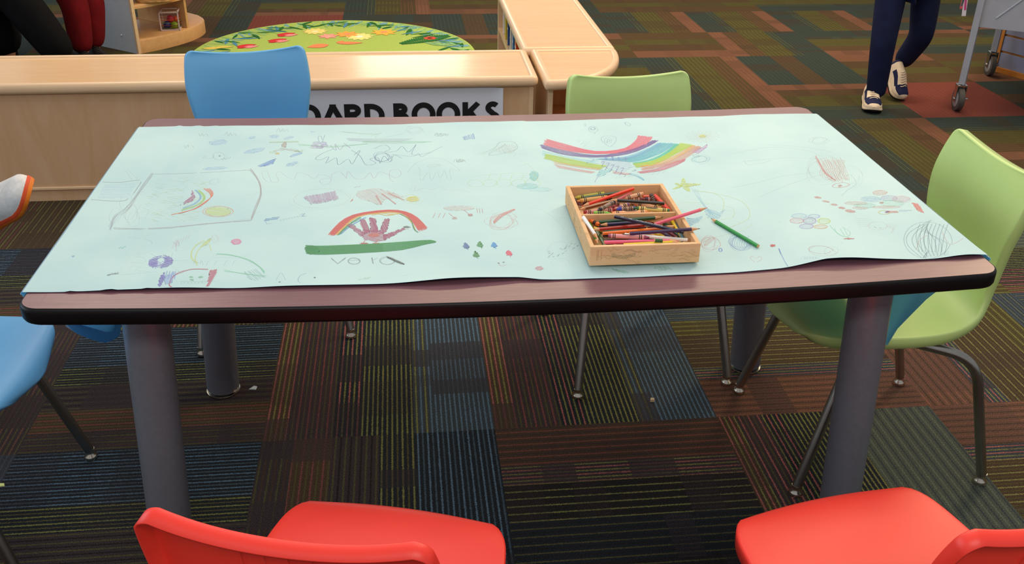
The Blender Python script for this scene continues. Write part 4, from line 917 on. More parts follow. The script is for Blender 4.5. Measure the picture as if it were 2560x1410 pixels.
# framed picture on the left
FR = 'c2b3b6'
for _ in range(3): line([(378,436),(500,432),(628,425)], FR, 1.0, .55, True, 1); line([(628+rn.uniform(-3,3),424),(648,455),(653,485),(640,520),(628,548)], FR, 1.2, .55, True, 2, 3); line([(628,549),(520,558),(400,570),(285,571)], FR, 1.1, .5, True, 2, 3); line([(382,437),(360,465),(320,520),(290,540),(275,571)], 'b0a4b4', 1.1, .45, True, 2, 5)
for _ in range(6): ell(300+rn.uniform(-20, 60), 552-rn.uniform(0, 50), 14, 20, 'b3a6b0', .6, .35, 1, 20)
rn2 = random.Random(8)
for k in range(190):
    u = rn2.uniform(335, 520); v = rn2.uniform(442, 552)
    if u > 395-(v-440)*.55 and u < 520-(v-440)*.35: line([(u, v), (u+rn2.uniform(12, 26), v+rn2.uniform(-7, 7))], 'c4d79a' if rn2.random() < .7 else 'd5dd98', .9, .5, False)
band([(425,537),(480,524),(510,506),(534,486),(524,470)], [(432,538),(490,522),(520,502),(526,488),(505,470)], 12, 'ee8a64', 1.1, .75); band([(450,525),(490,512),(508,495),(492,476)], [(455,527),(496,514),(514,494),(500,474)], 6, 'b9dc6a', 1.3, .75); band([(455,520),(485,508),(500,492),(486,474)], [(458,523),(490,510),(504,492),(490,474)], 5, '86bce8', 1.2, .7); hatch([(450,513),(478,498),(480,476),(488,492),(480,504)], -35, 1.7, 'c05a9a', 1.4, .8)
blob(546,529,32,11,'e2ea8a',2.0,0,1.5,.8); ell(546,529,35,13,'eda870',1.5,.65,2)
for _ in range(3): line([(256,455),(300,456),(350,451),(345,468),(325,493),(300,503),(228,499)], '9c8388', 1.1, .55, True, 1); 
hatch([(262,460),(340,458),(318,495),(245,496)], 0, 2.0, 'c5dcf6', 2.4, .25)
line([(312,425),(330,450)], 'd9b4b4', .6, .5); line([(318,424),(345,448)], 'd9b4b4', .6, .5); scrib(535,455,15,8,2,'b8cfe0',.6,.5)
# blue name tag
hatch([(660,548),(698,541),(696,547),(662,553)], 0, 1.6, '7ba0d6', 1.3, .8); line([(662,550),(668,560),(680,558)], '8a9cc0', .9, .7); 
for k in range(9): line([(698+k*7,552-k*1.4),(701+k*7,548-k*1.4),(703+k*7,553-k*1.5)], '8098c0', .8, .6, False)
line([(750,537),(762,534),(755,541),(766,540)], '5f78b8', 1.1, .8)
# lower left
hatch(epoly(402,655,31,16,16,-8), -8, 2.0, '8f78d0', 1.7, .8); hatch(epoly(402,655,30,14,16,-8), 20, 3.4, '8f78d0', 1.3, .6)
for q in ([(378,634),(395,645)],[(425,648),(433,632)],[(438,672),(455,684)],[(300,688),(380,680)],[(435,652),(470,650)]): line(q, 'a9b4d0', .7, .5)
hatch([(395,715),(402,690),(412,680),(410,700),(400,716)], 70, 2.2, '8878d0', 1.5, .75); 
for k in range(4): line([(412+k*8,698),(418+k*7,678)], '96a2e4', 1.8, .65)
hatch([(408,694),(436,680),(430,706),(412,712)], 80, 3.0, 'a7b8ee', 1.3, .6)
line([(432,720),(424,712),(430,695),(448,682),(480,673),(520,674)], 'c96a84', 1.7, .7, rep=3, j=1.4); hatch([(525,676),(544,674),(538,690),(524,712),(508,722),(520,704)], -60, 1.9, 'cf6d86', 1.5, .75)
for x, y in ((478,693),(501,693),(480,700)): blob(x, y, 5, 2.2, '7cc093', 1.2, 0, 1.3, .8)
for k in range(7): ell(456+k*9,706+rn.uniform(-2,2),4,3,'a3c6b4',.6,.55)
line([(440,705),(500,704),(550,703)], '9fb0b0', .6, .5)
line([(540,636),(580,638),(620,650),(650,668),(662,682)], '86d0a4', 1.9, .7, rep=2); line([(560,676),(610,682),(665,692)], '9ad8b4', 1.5, .6, rep=3, j=3); hatch([(610,680),(640,672),(662,690),(640,702),(618,695)], 40, 4, '93b8b8', .8, .55); line([(530,643),(560,644),(620,640)], 'b8c8d0', .6, .5)
for x in (484, 500): line([(x, 660), (x+4, 652), (x+8, 662)], 'a9adb4', .7, .55)
for x in (515, 535, 560, 580): line([(x, 664), (x+6, 653), (x+10, 653)], 'a9adb4', .7, .5)
line([(496,656),(482,650),(478,632),(490,615),(512,602)], 'dbe07a', 1.4, .7, rep=2); line([(493,664),(488,645),(500,620),(528,597)], 'dade6a', 1.6, .75); hatch([(510,606),(528,596),(522,610),(500,620)], -40, 2.4, 'e2e57e', 1.2, .65); line([(524,612),(528,628)], 'e0e078', 1.6, .65)
blob(591,605,13,7,'f39ac0',1.6,0,1.6,.8); ell(591,604,10,6,'f08ab4',1.3,.7,2); scrib(538,595,10,12,2,'e6bfae',.6,.5)
for k in range(6): line([(430+k*8,622-k*5),(440+k*7,600-k*3)], 'dca8bc', .8, .5); 
line([(432,605),(448,615),(442,600),(440,628)], 'd49ab4', .8, .6); line([(322,594),(350,596),(376,602),(380,610)], 'b0bac0', .8, .55); line([(297,622),(302,617),(306,622),(311,616),(317,620)], '6fc0b0', 1.1, .7)
hatch([(266,688),(295,680),(298,682),(272,690)], 0, 1.4, '8a7276', 1.0, .7); line([(268,687),(298,684)], '7f6468', 1.5, .7)
line([(310,650),(330,642),(360,645),(362,656),(340,657),(315,654)], 'b5c0c8', .6, .5); line([(295,672),(350,666),(340,676),(390,680)], 'b5c0c8', .6, .45); line([(305,638),(350,632),(330,641),(380,628)], 'b5c0c8', .6, .4); blob(183,641,2.5,2,'7a7ec8',1.2)
line([(690,702),(702,682),(714,700)], '9fb0c4', .8, .55); line([(765,683),(750,690),(745,702),(752,707)], '7f93b4', 1.0, .65); blob(787,694,1.5,1.5,'4a4a55',.8); blob(699,705,2,1.5,'5a607a',.8)
hatch([(893,699),(930,691),(918,698),(896,701)], 0, 2.2, 'b8dcb8', 1.1, .5); line([(1005,690),(1030,684)], 'd6dcb8', .9, .5)
for k in range(70):
    u, v = rn2.uniform(330, 2150), rn2.uniform(325, 690); l = rn2.uniform(8, 30); line([(u, v), (u+l*.5, v+rn2.uniform(-4, 4)), (u+l, v+rn2.uniform(-5, 5))], rn2.choice(['c0c8c4', 'd0c4be', 'd3d8b8', 'b8c8d8']), .6, .35)
def paper_mat():
    m, nt, b = newmat('white_drawing_paper'); L = nt.links.new
    tc = N(nt, 'ShaderNodeTexCoord'); no = N(nt, 'ShaderNodeTexNoise', i_Scale=5.0, i_Detail=5.0); L(tc.outputs['Object'], no.inputs['Vector'])
    rp = N(nt, 'ShaderNodeValToRGB'); e = rp.color_ramp.elements; e[0].color = lin('b5d4d6')+(1,); e[1].color = lin('c0dddc')+(1,); e[0].position = .35; e[1].position = .65
    L(no.outputs[0], rp.inputs[0]); L(rp.outputs[0], b.inputs['Base Color']); b.inputs['Roughness'].default_value = .62; b.inputs['Specular IOR Level'].default_value = .3
    n2 = N(nt, 'ShaderNodeTexNoise', i_Scale=9.0, i_Detail=3.0); L(tc.outputs['Object'], n2.inputs['Vector']); bp = N(nt, 'ShaderNodeBump', i_Strength=.12, i_Distance=.01); L(n2.outputs[0], bp.inputs['Height']); L(bp.outputs[0], b.inputs['Normal'])
    return m
MT['sheet'] = paper_mat(); MT['marks'] = colattr('crayon_marks', .75, True, .2, 0, 900)
sheet = empty('drawing_paper', (0, 0, 0)); tag(sheet, 'long sheet of white paper covered in crayon drawings, blue on its underside, over the table', 'paper')
mbp.build('sheet', [MT['sheet'], MT['paper_blue'], MT['marks']], sheet, 60, col=True)
# ends of the sheet hanging over the table edges; their blue side faces in
def flap(side, prof, curl):
    x0 = side*(TW/2+.0035); mb = MB(); rows = []
    ys = np.linspace(-.455, .44, 46)
    for y in ys:
        zb = np.interp(y, [p[0] for p in prof], [p[1] for p in prof]); zt = HT+.0015-sag(.9185, y); row = []
        for k in range(15):
            t = k/14
            if k < 4: a = math.pi/2*k/3; x = side*.9185+side*.0065*math.sin(a); z = zt-.0065*(1-math.cos(a))
            else: q = (t-3/14)/(11/14); z = zt-.0065-(zt-.0065-zb)*q; x = side*(.925-(0 if curl else .062*q*q*max(0, min(1, (.70-zb)/.2))*math.exp(-max(0, y+.2)*3)))+side*(.004*math.sin(q*3+y*6))
            row.append((x, y, z))
        if curl:
            for k in range(1, 9):
                a = k/8*4.2; rr = .013*math.exp(-((y+.17)/.18)**2)+.002; row.append((side*.925-side*rr*(1-math.cos(a)), y, zb-rr*math.sin(a)))
        rows.append(row)
    n = len(rows[0])
    A = [[mb.vert(p) for p in r] for r in rows]; B = [[mb.vert((p[0]-side*.0004, p[1], p[2]-.0002)) for p in r] for r in rows]
    for i in range(len(rows)-1):
        for k in range(n-1): mb.face((A[i][k], A[i+1][k], A[i+1][k+1], A[i][k+1]), 0); mb.face((B[i][k], B[i][k+1], B[i+1][k+1], B[i+1][k]), 1)
    o = mb.build('hanging_end', [MT['paper_outer'], MT['paper_blue']], sheet, 60); o['label'] = 'blue underside of the paper end hanging down'
flap(1, [(-.455, .757), (-.325, .625), (-.256, .446), (-.236, .448), (-.212, .460), (-.19, .464), (.18, .470), (.24, .50), (.44, .66)], False)
flap(-1, [(-.455, .752), (-.36, .70), (-.27, .585), (-.20, .53), (-.14, .485), (-.05, .44), (.03, .455), (.2, .60), (.44, .72)], True)
# ------------------------------------------------------------------ box of crayons and pencils
ZB = HT-.0128+.0014
bx0, bx1 = .1225, .3420; by0, by1 = -.4085, -.0985; BH = .0415
def crayon_box():
    t = empty('pencil_box', (0, 0, ZB)); tag(t, 'shallow wooden box with one divider, filled with crayons and colored pencils, on the paper', 'box')
    th = .0085
    def pl(a, b, nm, m='pine'): mb = MB(); mb.box(a, b); return mb.build(nm, MT[m], t, 0, .0012)
    pl((bx0+.004, by0+.004, 0), (bx1-.004, by1-.004, .005), 'bottom')
    pl((bx0, by0, 0), (bx0+th, by1, BH), 'side'); pl((bx1-th, by0, 0), (bx1, by1, BH), 'side')
    f = pl((bx0+.0003, by0-.0004, .0003), (bx1-.0003, by0+th, BH-.0002), 'front', 'pine_front'); pl((bx0+.0003, by1-th, 0), (bx1-.0003, by1+.0004, BH-.0002), 'back')
    dv = upy(1570, 535, -.25)
    yd = up(1590, 533, ZB+.036)[1]
    pl((bx0+th, yd-.002, .004), (bx1-th, yd+.0035, .036), 'divider')
    # scribbles on the front and left side
    mb = MB(); rr = random.Random(5)
    def mark(pts, c, w=.0005, side='f'):
        L, Q = ribbon2d(pts, w)
        for k in range(len(L)-1):
            P3 = []
            for q in (Q[k], Q[k+1], L[k+1], L[k]):
                P3.append((q[0], by0-.0008, q[1]) if side == 'f' else (bx0-.0004, q[0], q[1]))
            if side != 'f': P3 = P3[::-1]
            mb.face([mb.vert(p) for p in P3], 0, lin(c)+(.45,))
    for k in range(26):
        x = rr.uniform(bx0+.01, bx1-.03); z = rr.uniform(.006, .034); l = rr.uniform(.008, .05); s = rr.uniform(-.25, .25)
        mark([(x+l*q/6, z+s*l*q/6+.003*math.sin(q)) for q in range(7) if .002 < z+s*l*q/6+.003*math.sin(q) < BH-.002] or [(x, z), (x+.01, z)], rr.choice(['9a8a6a', 'a07a5a', '8a7a62', 'a8805e', '8f946c']), .0003)
    for x, c in ((.136, '8a6a50'), (.1385, '8a6a50'), (.1445, 'c0604a')): mark([(x, .012), (x+.0006, .034)], c, .0004)
    for k in range(5): mark([(.165+.048*q/10, .020+.005*k/3-.006*math.sin(math.pi*q/10)) for q in range(11)], '5f7a5a', .0004)
    for k in range(22):
        y = rr.uniform(by0+.01, by1-.05); z = rr.uniform(.006, .034); mark([(y+.004*q, z+.002*math.sin(q*1.3+k)) for q in range(7)], rr.choice(['8a7a5a', 'a8646a', '9aa0a0', 'b8a878']), .0004, 's')
    mb.build('scribbles', MT['marks'], t, 0, col=True)
    return yd
YD = crayon_box()
WOODTIP = plain('pencil_wood', 'e0a878', .6, 0, .3, .05)
PM = {}
def pmat(c, rough=.28):
    k = (c, rough)
    if k not in PM: PM[k] = plain('color_%s_%d' % (c, rough*100), c, rough, 0, .5, .03, 200)
    return PM[k]
CB = lambda u, v: (1380+u/4.7407, 440+v/4.7407)
def axis_place(o, A, B):
    A, B = Vector(A), Vector(B); d = (B-A).normalized(); o.location = A
    o.rotation_mode = 'QUATERNION'; o.rotation_quaternion = d.to_track_quat('X', 'Z'); return (B-A).length
def pencil(label, col, A, B, tip=True, r=.0040, woodc=None, dark=False, text=None):
    o = empty('colored_pencil'); tag(o, label, 'pencil', 'pencils in the wooden box'); L = axis_place(o, A, B); s = .0
    tl = .017 if tip else 0
    mb = MB(); ph = math.pi/6
    mb.tube([(tl, 0, 0), (L-.0006, 0, 0)], r, 6, 0, True, phase=ph); 
    mb.build('barrel', pmat(col), o, 20, .0004)
    if tip:
        mb = MB(); n = 12
        mb.tube([(.0045, 0, 0), (tl-.001, 0, 0), (tl+.0012, 0, 0)], [.0011, r*.90, r*.97], 12); mb.build('wood_tip', WOODTIP, o, 30)
        mb = MB(); mb.tube([(0, 0, 0), (.0047, 0, 0)], [.0003, .00118], 8); mb.build('lead', pmat('262428' if dark else col, .5), o, 30)
    mb = MB(); mb.tube([(L-.0008, 0, 0), (L-.0001, 0, 0)], r*.86, 12); mb.build('end_face', WOODTIP, o, 20)
    return o
WR = {'peach': 'eab48a', 'tan': 'd8a888', 'brownish': 'b08a72', 'yellow': 'd8bf6a', 'salmon': 'e09a8a', 'olive': 'b8b24a', 'green': '8fb04a', 'grey': '9a8478', 'amber': 'e6b066', 'pink': 'eaa0a0'}
CRM = plain('crayon_black_print', '2a201c', .6)
def crayon(label, wrap, tip, A, B, L0=.090, label_oval=False, r=.0045, text=None):
    """A = pointed end, B = blunt end"""
    o = empty('wax_crayon'); tag(o, label, 'crayon', 'crayons in the wooden box'); L = axis_place(o, A, B)
    mb = MB(); t0 = .011
    mb.tube([(0, 0, 0), (.0012, 0, 0), (.0068, 0, 0), (.007, 0, 0), (L-.003, 0, 0), (L, 0, 0)], [.0013, .0019, .0031, r*.95, r*.95, r*.93], 18); mb.build('wax', pmat(tip, .45), o, 35)
    mb = MB(); mb.tube([(t0, 0, 0), (L-.005, 0, 0)], r*1.02, 20); w = mb.build('wrapper', pmat(WR.get(wrap, wrap), .6), o, 40)
    mb = MB(); 
    for x in (t0+.0045, t0+.0082, L-.0142, L-.0105): mb.tube([(x, 0, 0), (x+.0018, 0, 0)], r*1.045, 20, cap=False)
    if label_oval:
        xa, xb = L*.32, L*.68; m_ = 18; rows = []
        for k in range(m_+1):
            x = xa+(xb-xa)*k/m_; h = math.sqrt(max(0, 1-(2*k/m_-1)**4))*.62
            rows.append([mb.vert((x, r*1.045*math.sin(a), r*1.045*math.cos(a))) for a in [-.15+h*(q/4-1) for q in range(9)]])
        for a_, b_ in zip(rows[:-1], rows[1:]):
            for q in range(8): mb.face((a_[q], b_[q], b_[q+1], a_[q+1]))
    mb.build('printed_bands', CRM, w, 40)
    if text: wrap_text(text, w, L*.34, L*.66, r*1.06, -.15, .0030, True, pmat(WR.get(wrap, wrap), .6))
    return o
def wrap_text(s, parent, xa, xb, r, ang, h, flip, mat):
    cu = bpy.data.curves.new('txt', 'FONT'); cu.body = s; cu.size = 1; cu.resolution_u = 3
    o = bpy.data.objects.new('txt', cu); COL.objects.link(o); bpy.context.view_layer.update()
    dg = bpy.context.evaluated_depsgraph_get(); me = bpy.data.meshes.new_from_object(o.evaluated_get(dg)); me.name = 'lettering'
    bpy.data.objects.remove(o); bpy.data.curves.remove(cu)
    xs = [v.co.x for v in me.vertices]; ys = [v.co.y for v in me.vertices]; w = max(xs)-min(xs); hh = max(ys)-min(ys); x0, y0 = min(xs), min(ys)
    for v in me.vertices:
        p = (v.co.x-x0)/w; q = ((v.co.y-y0)/hh-.5)*h
        if flip: x = xb-(xb-xa)*p; a = ang-q/r
        else: x = xa+(xb-xa)*p; a = ang+q/r
        v.co = (x, r*math.sin(a), r*math.cos(a))
    me.materials.clear(); me.materials.append(mat)
    ob = bpy.data.objects.new('lettering', me); COL.objects.link(ob); ob.parent = parent
def BP(u, v, z): p = up(*CB(u, v), ZB+z); return tuple(p)
def clampx(p, m=.0045):
    x, y, z = p
    return (min(max(x, bx0+.0085+m), bx1-.0085-m), min(max(y, by0+.0085+m), by1-.0085-m), z)
P_, C_ = pencil, crayon
# (kind, args) bottom layers first. Ends measured on the picture, heights above the box bottom
def P(label, col, a, za, b, zb, tip=True, clamp=True, **k):
    A, B = BP(*a, za), BP(*b, zb)
    if clamp: A, B = clampx(A), clampx(B)
    return pencil(label, col, A, B, tip, **k)
def Cc(label, wrap, tipc, a, za, b, zb, clamp=True, **k):
    A, B = BP(*a, za), BP(*b, zb)
    if clamp: A, B = clampx(A), clampx(B)
    return crayon(label, wrap, tipc, A, B, **k)
# upper compartment
for _k, (_l, _w, _t, _a, _za, _b, _zb) in enumerate((('brown crayon at the bottom of the back compartment', 'brownish', '6a4030', (420,300), .011, (800,330), .011), ('tan crayon at the bottom left of the back compartment', 'tan', 'a06a4a', (360,380), .010, (640,300), .010),
  ('peach crayon at the bottom middle of the back compartment', 'peach', 'd08a60', (900,400), .011, (560,370), .011), ('salmon crayon at the bottom right of the back compartment', 'salmon', 'b05a50', (1330,300), .011, (1000,350), .010),
  ('dusky crayon under the red pencil at the right wall', 'grey', '5a4a4a', (1400,400), .011, (1100,360), .011), ('amber crayon at the bottom by the back wall', 'amber', 'c08840', (1100,230), .012, (760,220), .012))):
    Cc(_l, _w, _t, _a, _za, _b, _zb)
Cc('olive yellow crayon against the back left corner of the box', 'olive', 'c9b93a', (262,262), .020, (610,190), .026)
P('dark green pencil lying beside the olive crayon at the back of the box', '2f4a2a', (372,262), .021, (800,192), .027, False)
Cc('amber crayon under the bright red pencil, back left of the box', 'amber', 'd89a4a', (298,298), .020, (655,250), .022)
P('dark brown pencil under the bright red pencil', '4a2f28', (700,262), .013, (350,322), .015, False)
P('brown pencil with its sharpened tip at the left wall of the box', '8a5230', (312,400), .022, (700,300), .016)
Cc('mauve crayon standing in the back left corner of the box', '8a5a58', '6b4048', (345,350), .012, (252,268), .020)
Cc('peach crayon with two dark bands, highest at the back wall', 'peach', 'e8a070', (815,272), .024, (1078,212), .030)
Cc('peach crayon with a mauve blunt end under the black pencil', 'peach', '8f5060', (1085,268), .018, (880,282), .019)
Cc('short peach crayon beside the tan upright one', 'peach', 'a06070', (1085,268), .019, (1180,272), .019)
P('orange pencil mostly hidden at the back wall of the box', 'f0562a', (1080,246), .020, (1166,242), .020, False)
Cc('tan crayon leaning on the back wall, grey end up', 'brownish', '6a5a54', (1240,330), .012, (1168,212), .030)
Cc('yellow green crayon stub beside the thick red pencil', 'olive', '9a9a3a', (1262,345), .012, (1220,268), .016)
Cc('yellow crayon stub under the black pencil', 'e8c93a', 'f0d040', (1300,372), .016, (1255,345), .014)
P('thick red pencil along the right wall of the back compartment', 'e8483c', (1222,232), .026, (1432,412), .027, False, r=.0046)
Cc('salmon crayon with a dark red tip near the divider', 'salmon', 'a8202c', (765,398), .016, (380,432), .018)
Cc('dark red crayon crossing under the brown stub', 'c04848', '8a1a28', (790,350), .015, (600,405), .013)
Cc('cream crayon with dark bands next to the blue-tipped one', 'peach', '9a70a0', (770,385), .018, (905,335), .022)
Cc('brown crayon under the peach one in the middle of the box', 'tan', '8a4a30', (850,332), .020, (1010,322), .016)
Cc('peach crayon lying under the end of the black pencil', 'e8a878', 'e89870', (952,318), .026, (1292,388), .024)
Cc('salmon stub in the front left corner of the back compartment', 'salmon', 'd08a78', (366,462), .018, (500,468), .016)
Cc('lime green crayon stub lying against the divider', 'green', '7cc040', (700,445), .026, (496,438), .026)
Cc('peach orange crayon with oval label lying along the divider', 'f0b080', 'f09a58', (1160,425), .027, (712,446), .029, label_oval=True)
Cc('tan crayon with a bright blue tip', 'brownish', '2c3fa8', (762,398), .026, (985,382), .026)
Cc('yellow crayon with oval black label and dark green tip', 'yellow', '2f6a3a', (968,378), .032, (1392,412), .031, label_oval=True, text='Crayola')
Cc('short brown crayon with a blunt black tip', '9c8472', '2a2838', (540,412), .030, (735,306), .034, clamp=True)
P('pale salmon pencil under the bright red one', 'e87a74', (690,322), .024, (936,202), .032)
P('bright red pencil across the back of the box', 'ee3418', (352,358), .033, (965,150), .0400)
P('black pencil with a long pale sharpened tip', '2e2620', (672,282), .038, (1335,326), .036, dark=True)
# lower compartment, deep layer
for _l, _c, _a, _b in (('green pencil on the floor under the orange one', '2f6a3a', (560,660), (1300,640)), ('red pencil on the floor at the front', 'a03030', (640,850), (1500,820)), ('dark teal pencil on the floor near the middle', '24505a', (520,600), (1200,560)),
  ('violet pencil on the floor at the right front', '5a3a7a', (900,760), (1600,790)), ('brown pencil on the floor by the left corner', '6a4a30', (600,760), (1250,740)), ('orange brown pencil on the floor by the divider', 'a05a28', (480,545), (1150,530))):
    P(_l, _c, _a, .0092, _b, .0092, False)
P('dark blue pencil on the floor of the front compartment', '2b2f52', (600,700), .010, (1000,720), .010, False)
P('brown pencil on the floor of the front compartment', '6a3a2c', (700,640), .010, (1200,600), .010, False)
P('maroon pencil on the floor of the front compartment', '6b2430', (620,800), .0095, (1250,800), .0095, False)
P('dark green pencil along the left wall of the front compartment', '2c5a30', (645,852), .013, (520,640), .017, False)
P('green pencil with its tip in the front left corner', '3a8a2e', (546,815), .014, (440,560), .020)
P('red brown pencil flat behind the divider, under the pink one', '8e3426', (1010,590), .012, (1500,500), .014, False, r=.0046)
Cc('yellow crayon with dark bands lying against the divider', 'e2b85c', 'ecd040', (728,490), .024, (1212,462), .026)
P('pale grey blue pencil end at the divider', '9ab0c8', (690,522), .019, (512,520), .020, False)
P('teal pencil along the right wall of the box', '3a6a78', (1492,512), .018, (1685,785), .014)
P('yellow pencil next to the teal one by the right wall', 'e6c022', (1418,520), .019, (1600,742), .014, False)
P('dark green pencil under the purple one by the right wall', '244a34', (1330,560), .012, (1535,735), .012, False)
P('maroon pencil under the purple one', '7a2630', (1290,600), .011, (1475,728), .011, False)
P('deep purple pencil crossing the floor of the box', '3a2a5a', (1200,600), .012, (1410,730), .011, False)
P('yellow pencil crossing under the white one', 'e8c428', (1120,630), .013, (1330,728), .013, False)
Cc('orange crayon in the back left corner of the front compartment', 'e8742a', 'f07020', (436,520), .024, (558,578), .022)
P('forest green pencil pointing right below the divider', '244f2c', (1318,488), .028, (548,548), .023)
P('indigo pencil with a broad sharpened end, pointing left', '2c2450', (552,580), .022, (1060,545), .023)
P('brick red pencil pointing left', 'b03424', (458,640), .027, (1100,582), .027)
P('yellow pencil end under the brick red one', 'e4c030', (498,615), .016, (600,650), .014, False)
P('light brown pencil with a pale tip under the pink one', 'a86a4a', (1335,590), .020, (1430,602), .019)
P('bright orange pencil with printed letters', 'f0721c', (1330,622), .027, (600,682), .027, False)
P('white pencil running under the purple one to the right', 'f0ece4', (860,695), .026, (1642,758), .028, False)
Cc('pink crayon with oval label and mauve ends', 'pink', 'a04a6a', (1155,728), .029, (668,708), .028, label_oval=True)
P('pink pencil lying level near the front of the box', 'f0688c', (1502,765), .033, (615,785), .030)
P('dusty maroon pencil pointing left at the front wall', 'a04a52', (645,832), .034, (1290,832), .031)
P('yellow pencil with a green chip, pointing right at the front wall', 'e8c81e', (1545,803), .040, (870,866), .037)
P('yellow pencil ending in the front right corner', 'e8cc1c', (1750,797), .037, (1380,826), .031)
P('short green pencil stub at the front wall', '2f5a2e', (1345,838), .043, (1243,818), .045, False)
P('dark green pencil hidden in the front right corner', '2c5236', (1450,785), .016, (1690,812), .016, False)
P('white pencil leaning on the left wall of the box, tip down', 'f2f2f0', (548,757), .031, (370,485), .046, clamp=False)
P('pink pencil sticking out over the right wall of the box', 'f26a80', (1845,374), .058, (1215,572), .036, clamp=False, r=.0040)
P('dark purple pencil with a sharpened black tip over the right wall', '3a2850', (1757,624), .0475, (915,684), .040, clamp=False, dark=True)
nv = P('navy pencil with white lettering lying on top of the pile', '1a2038', (1560,668), .042, (738,480), .044, False, clamp=False)
# white print on the navy pencil, upside down as it lies
Ln = (Vector(BP(1560, 668, .042))-Vector(BP(738, 480, .044))).length
for s, a, b in (('RoseArt', .30, .42), ('Colored', .44, .555), ('Pencils', .57, .68), ('Blue', .74, .79), ('312', .86, .90)): wrap_text(s, nv.children[0], Ln*a, Ln*b, .00425, .35, .0030, False, MT['white_paper'])
g = pencil('green pencil lying alone on the paper to the right of the box', '2f9a48', *[tuple(np.array(on_paper(*CB(*q))+(HT-.013+.0056,))) for q in ((1880,522), (2442,856))], dark=True)
g['group'] = ''; del g['group']
# ------------------------------------------------------------------ tall end display with half-round shelves, basket and toy cube (back left)
def end_display():
    P0 = np.array([-1.872, 4.125]); d1 = np.array([-.80, .60]); d1 /= np.linalg.norm(d1); n1 = np.array([-d1[1], d1[0]])   # n1 points to the camera side
    t = empty('display_shelf', (P0[0], P0[1], 0)); tag(t, 'tall white-sided wooden display with curved shelves holding a basket and toy cube', 'shelf')
    A = lambda a, b: (d1[0]*a-n1[0]*b, d1[1]*a-n1[1]*b)    # a along the panel, b behind it
    def slab(a0, b0, a1, b1, z0, z1, nm, m):
        mb = MB(); c = [A(a0, b0), A(a1, b0), A(a1, b1), A(a0, b1)]; mb.loops([[(x, y, z0) for x, y in c], [(x, y, z1) for x, y in c]]); return mb.build(nm, MT[m], t, 20, .0015)
    slab(.012, 0, .46, .02, 0, 1.15, 'side_panel', 'white_panel'); slab(-.004, -.001, .012, .023, 0, 1.15, 'panel_edge', 'maple_edge')
    for a in (.13, .33):
        for z in (.10, .33, .58):
            mb = MB(); x, y = A(a, -.0005); dx, dy = n1*.004; mb.tube([(x, y, z), (x+dx*.5, y+dy*.5, z), (x+dx, y+dy, z)], [.0075, .0072, .004], 12); mb.build('screw_cap', plain('screw_cap_white', 'd8dcdc', .4), t, 40)
    pts = [(-.002, .022), (-.02, .10), (-.032, .20), (-.034, .32), (-.016, .44), (.03, .56), (.10, .65), (.22, .71), (.45, .74), (.45, .022)]
    pr = [A(a, b) for a, b in pts[:-2]]; sm = [tuple(p) for p in catmull([np.array(p) for p in pr], 42)]+[A(*pts[-2]), A(*pts[-1])]
    def area_(l): return sum(l[i-1][0]*l[i][1]-l[i][0]*l[i-1][1] for i in range(len(l)))/2
    if area_(sm) < 0: sm = sm[::-1]
    for z0, z1 in ((.0, .085), (.272, .296), (.52, .545), (.90, .925)):
        mb = MB(); r = [(0, z0), (0, z1-.012), (.004, z1-.003), (.012, z1)]; ids = mb.loops([[(x, y, z) for x, y in inset_loop(sm, i)] for i, z in r], 0, True, True); mb.build('curved_shelf', MT['maple_warm'], t, 40)
    slab(-.01, .40, .45, .418, .085, 1.1, 'middle_panel', 'maple_warm')
    return t, A, P0
disp, DA, DP = end_display()
def toy_cube():
    x, y = up(402, 78, .085)[:2]; s = .120; rz = R(4)
    t = empty('toy_cube', (x, y, .0855), rz); tag(t, 'small white-framed toy cube with coloured cords and balls inside on the lower curved shelf', 'toy')
    e = .008; mb = MB()
    for a in (0, s-e):
        for b in (0, s-e):
            mb.box((a, b, 0), (a+e, b+e, s)); mb.box((a, 0, b), (a+e, s, b+e)); mb.box((0, a, b), (s, a+e, b+e))
    mb.build('frame', MT['cream'] if False else plain('toy_white', 'd8c4c4', .4), t, 0, .0012)
    for k, c in enumerate(('2f5a34', '7a2420', '6a7a20', 'd0522a', 'a03044', '3a2a5a')):
        z = .016+k*.017
        mb = MB(); mb.tube([(-.001, .003, z), (s+.001, .003, z)], .0017, 8); mb.tube([(s-.003, 0, z+.004), (s-.003, s, z+.004)], .0017, 8); mb.build('cord', pmat(c, .5), t, 40)
    for (bx_2, by_2, bz, r, c) in ((.038, .04, .03, .024, '2a2a6a'), (.082, .045, .027, .022, '8aa020'), (.06, .06, .062, .024, 'b8283a'), (.092, .07, .06, .018, 'd0521a')):
        mb = MB(); mb.tube([(bx_2, by_2, bz-r*math.cos(math.pi*q/10)) for q in range(11)], [max(.0006, r*math.sin(math.pi*q/10)) for q in range(11)], 18); mb.build('ball', pmat(c, .4), t, 60)
toy_cube()
